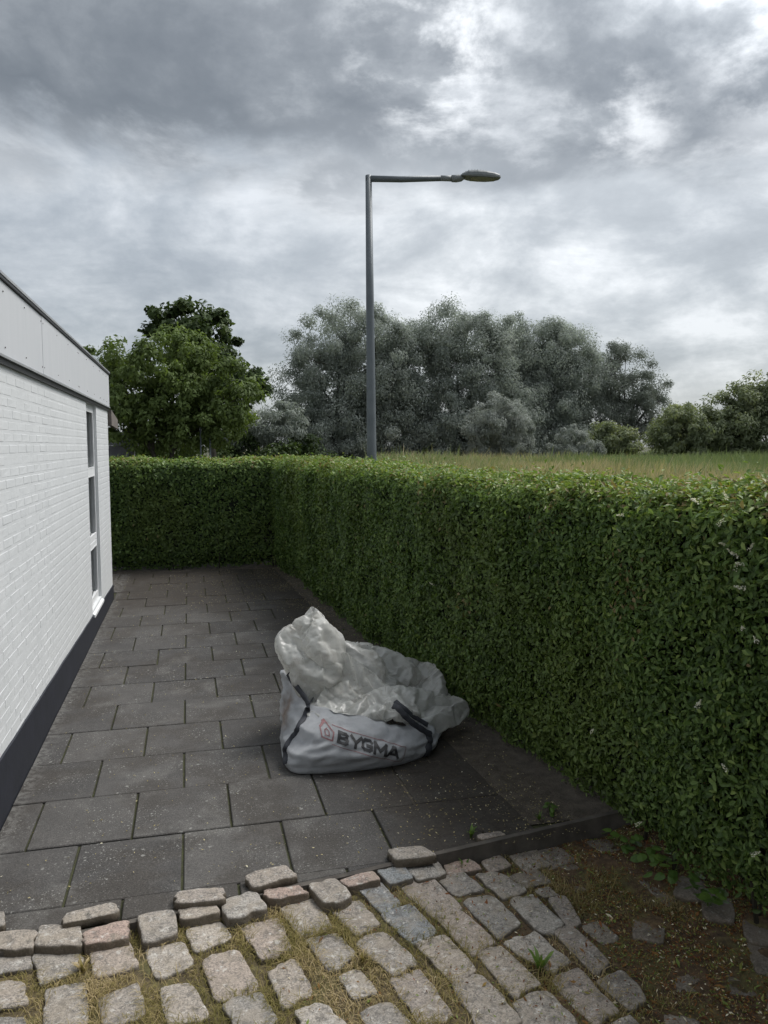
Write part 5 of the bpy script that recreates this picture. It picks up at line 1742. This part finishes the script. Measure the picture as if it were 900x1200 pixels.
def off_stones(P, grow=0.97):
    bad = np.zeros(len(P), bool)
    for q in stone_polys:
        c_ = q.mean(0)
        bad |= in_quad(P, c_ + (q - c_) * grow)
    return ~bad


# grass in the joints of the drive
n_ = 170000
P = np.stack([g.uniform(-1.0, 2.1, n_), g.uniform(1.4, 3.5, n_), np.zeros(n_)], 1)
P = P[P[:, 1] < board_y(P[:, 0]) - 0.03]
P = P[off_stones(P, 0.98)]
wg = Wave(7, 91, 3)
k_ = 0.40 + 0.55 * wg(P) - 0.40 * smoothstep(0.35, 1.3, P[:, 0]) - 0.34 * smoothstep(1.45, 1.8, P[:, 0])
k_ = np.where(P[:, 1] > 3.17, k_ * 0.6, k_)
P = P[g.random(len(P)) < np.clip(k_, 0.02, 0.9)]
n_ = len(P)
P[:, 2] = drive_base(P) - 0.002
h_ = g.uniform(0.010, 0.036, n_) * (1 + 0.5 * np.clip(wg(P), 0, 1))
an = g.uniform(0, 6.28, n_)
dr = np.stack([np.cos(an), np.sin(an), np.zeros(n_)], 1)
sd_ = np.stack([-np.sin(an), np.cos(an), np.zeros(n_)], 1) * g.uniform(0.0006, 0.0014, n_)[:, None]
md_ = P + dr * (h_ * 0.45)[:, None] + np.array([0, 0, 1]) * (h_ * 0.75)[:, None]
tp_ = P + dr * (h_ * g.uniform(0.9, 1.7, n_))[:, None] + np.array([0, 0, 1]) * (h_ * g.uniform(0.5, 1.1, n_))[:, None]
v = np.stack([P - sd_, P + sd_, md_ + sd_, md_ - sd_, tp_ + sd_ * 0.2, tp_ - sd_ * 0.2], 1).reshape(-1, 3)
k = np.arange(n_)[:, None] * 6
f = np.concatenate([k + np.array([0, 1, 2, 3]), k + np.array([3, 2, 4, 5])], 0)
col = np.clip(0.45 + 0.25 * Wave(9, 92, 2)(P) + g.normal(0, 0.2, n_), 0, 1)
link('joint_grass', mesh('joint_grass', v, f, M['joint_grass'], False, np.repeat(col, 6)), kind='stuff')


def flakes(name, P, size, mat, rnd, asp=0.5, tilt=0.25):
    n_ = len(P)
    N = unit(np.array([0, 0, 1.0]) + g.normal(size=(n_, 3)) * tilt)
    D = unit(g.normal(size=(n_, 3)))
    v, f, r = leaf_mesh(P, N, D, size, size * asp, rnd, 'quad', 0.1)
    return link(name, mesh(name, v, f, mat, False, r), kind='stuff')


# petals and leaf scraps blown over the slabs, thickest by the hedge
n_ = 95000
P = np.stack([g.uniform(-0.95, 1.95, n_), g.uniform(3.45, 12.6, n_), np.full(n_, 0.005)], 1)
w_ = 0.035 + 0.75 * smoothstep(0.65, 1.5, P[:, 0]) * (0.3 + 0.7 * smoothstep(4.6, 3.6, P[:, 1]) + 0.3 * smoothstep(7, 10, P[:, 1])) + 0.30 * smoothstep(8.6, 11.0, P[:, 1]) * smoothstep(-0.9, 0.9, P[:, 0])
P = P[g.random(len(P)) < np.clip(w_ * (0.60 + 0.40 * np.clip(Wave(7, 97, 2)(P), -1, 1)), 0, 1)]
P[:, 2] += 0.009 * (P[:, 0] > 1.85 - 0.045 * P[:, 1])
flakes('fallen_petals', P, g.uniform(0.005, 0.016, len(P)), M['petals'], np.clip(g.normal(0.4, 0.28, len(P)), 0, 1))
# brown litter, scraps and petals on the soil at the right of the drive
n_ = 95000
P = np.stack([g.uniform(0.3, 2.75, n_), g.uniform(1.6, 3.66, n_), np.zeros(n_)], 1)
P = P[P[:, 1] < board_y(P[:, 0]) - 0.02]
w_ = smoothstep(1.25, 1.85, P[:, 0] + 0.22 * Wave(5, 94, 3)(P)) * 0.95 + 0.07 + 0.10 * smoothstep(0.7, 1.2, P[:, 0])
onst = ~off_stones(P, 1.0)
P = P[g.random(len(P)) < np.where(onst, w_ * 0.30, w_)]
P[:, 2] = np.where(~off_stones(P, 1.0), drive_z(P[:, 0], P[:, 1]) + 0.008, drive_base(P) + 0.005)
flakes('leaf_litter', P, g.uniform(0.005, 0.018, len(P)) * (1 + (g.random(len(P)) < 0.05) * g.uniform(0.5, 1.6, len(P))), M['litter'], np.clip(g.beta(1.6, 2.0, len(P)) + (g.random(len(P)) < 0.06) * 0.6, 0, 1), 0.35, 0.45)


# weeds, each a plant of its own with separate leaves
def weed(label, x, y, z, n_lf, size, kind_, seed, spread_=0.5, mat='weed'):
    g2 = np.random.default_rng(seed)
    T = thing('weed_plant', label, 'weed', (x, y, z), 'weeds along the hedge and drive')
    for i in range(n_lf):
        an_ = i * 2.4 + g2.uniform(-0.4, 0.4)
        if kind_ == 'blade':
            hh = size * g2.uniform(0.6, 1.1)
            pts = np.array([[0, 0, 0], [0.18, 0, 0.45], [0.38, 0, 0.8], [0.62 * g2.uniform(0.7, 1.3), 0, 0.95]]) * hh
            wd_ = np.array([0.05, 0.075, 0.055, 0.005]) * hh * 1.6
            V = []
            for p, w in zip(pts, wd_):
                V += [(p[0], -w, p[2] + w * 0.3), (p[0], 0, p[2]), (p[0], w, p[2] + w * 0.3)]
            me = mesh('leaf', np.array(V), grid_faces(4, 3), M[mat], True, np.full(12, g2.uniform(0.3, 1)))
            o = link('leaf', me, T)
            o.rotation_euler = (0, g2.normal(0, 0.2), an_)
        else:
            # rounded leaf on a thin stalk
            h = size * g2.uniform(0.7, 1.8)
            d_ = size * spread_ * g2.uniform(0.5, 2.4)
            c_ = np.array([d_, 0, h])
            V = [c_]
            for q in range(9):
                a = q / 9 * 2 * np.pi
                rr_ = size * 0.52 * (1 + 0.13 * np.cos(3 * a) + 0.22 * np.cos(a))
                V.append(c_ + np.array([math.cos(a) * rr_, math.sin(a) * rr_ * 0.88, -0.10 * size * (1 + math.cos(a) * 1.4) + 0.03 * size * math.sin(3 * a)]))
            F = [(0, 1 + q, 1 + (q + 1) % 9) for q in range(9)]
            k0 = len(V)
            V += [np.array([0, -0.0012, 0]), np.array([0, 0.0012, 0]), c_ + [-0.004, 0.001, -0.003], c_ + [-0.004, -0.001, -0.003]]
            F.append((k0, k0 + 1, k0 + 2, k0 + 3))
            me = mesh('leaf', np.array(V), F, M[mat], False, np.full(len(V), g2.uniform(0.0, 0.75)))
            o = link('leaf', me, T)
            o.rotation_euler = (g2.normal(0, 0.18), g2.normal(0, 0.18), an_)
    return T


weed('bright green grass tuft growing between the cobbles in the right foreground', 1.30, 2.63, -0.065, 8, 0.085, 'blade', 1)
weed('round-leaved weed at the foot of the hedge just past the end of the timber board', 2.10, 3.38, -0.05, 11, 0.045, 'round', 2, 0.9)
weed('round-leaved weed under the hedge, upper plant in the dark hollow', 2.17, 3.22, -0.05, 13, 0.050, 'round', 3, 0.9)
weed('dense clump of round-leaved weed in the middle of the dark hedge hollow', 2.17, 3.03, -0.04, 15, 0.050, 'round', 4, 0.9)
weed('round-leaved weed low in the hedge hollow nearest the right edge', 2.19, 2.80, -0.04, 14, 0.048, 'round', 5, 0.9)
weed('small leafy sprout between the cobbles, left of the brown soil', 1.43, 3.19, -0.08, 6, 0.035, 'blade', 6)
weed('yellow-green weed tuft on the slab side of the timber board', 1.36, 3.56, 0.0, 12, 0.055, 'blade', 7)
weed('low yellow-green weed beside the hedge foot above the timber board', 1.78, 3.64, 0.0, 14, 0.045, 'blade', 8)
weed('small leafy weed growing close to the hedge behind the timber board', 1.88, 3.72, 0.0, 12, 0.030, 'round', 9)
weed('tuft of weed sprouting against the lower face of the timber board', 1.26, 3.385, -0.07, 10, 0.060, 'blade', 10)
weed('short tuft of straw-green grass on the worn cobble in centre foreground', 0.62, 2.80, -0.03, 13, 0.050, 'blade', 11, mat='joint_grass')
weed('dense straw-green grass tuft beside the second row of cobbles at left', -0.44, 3.02, -0.04, 14, 0.055, 'blade', 12, mat='joint_grass')
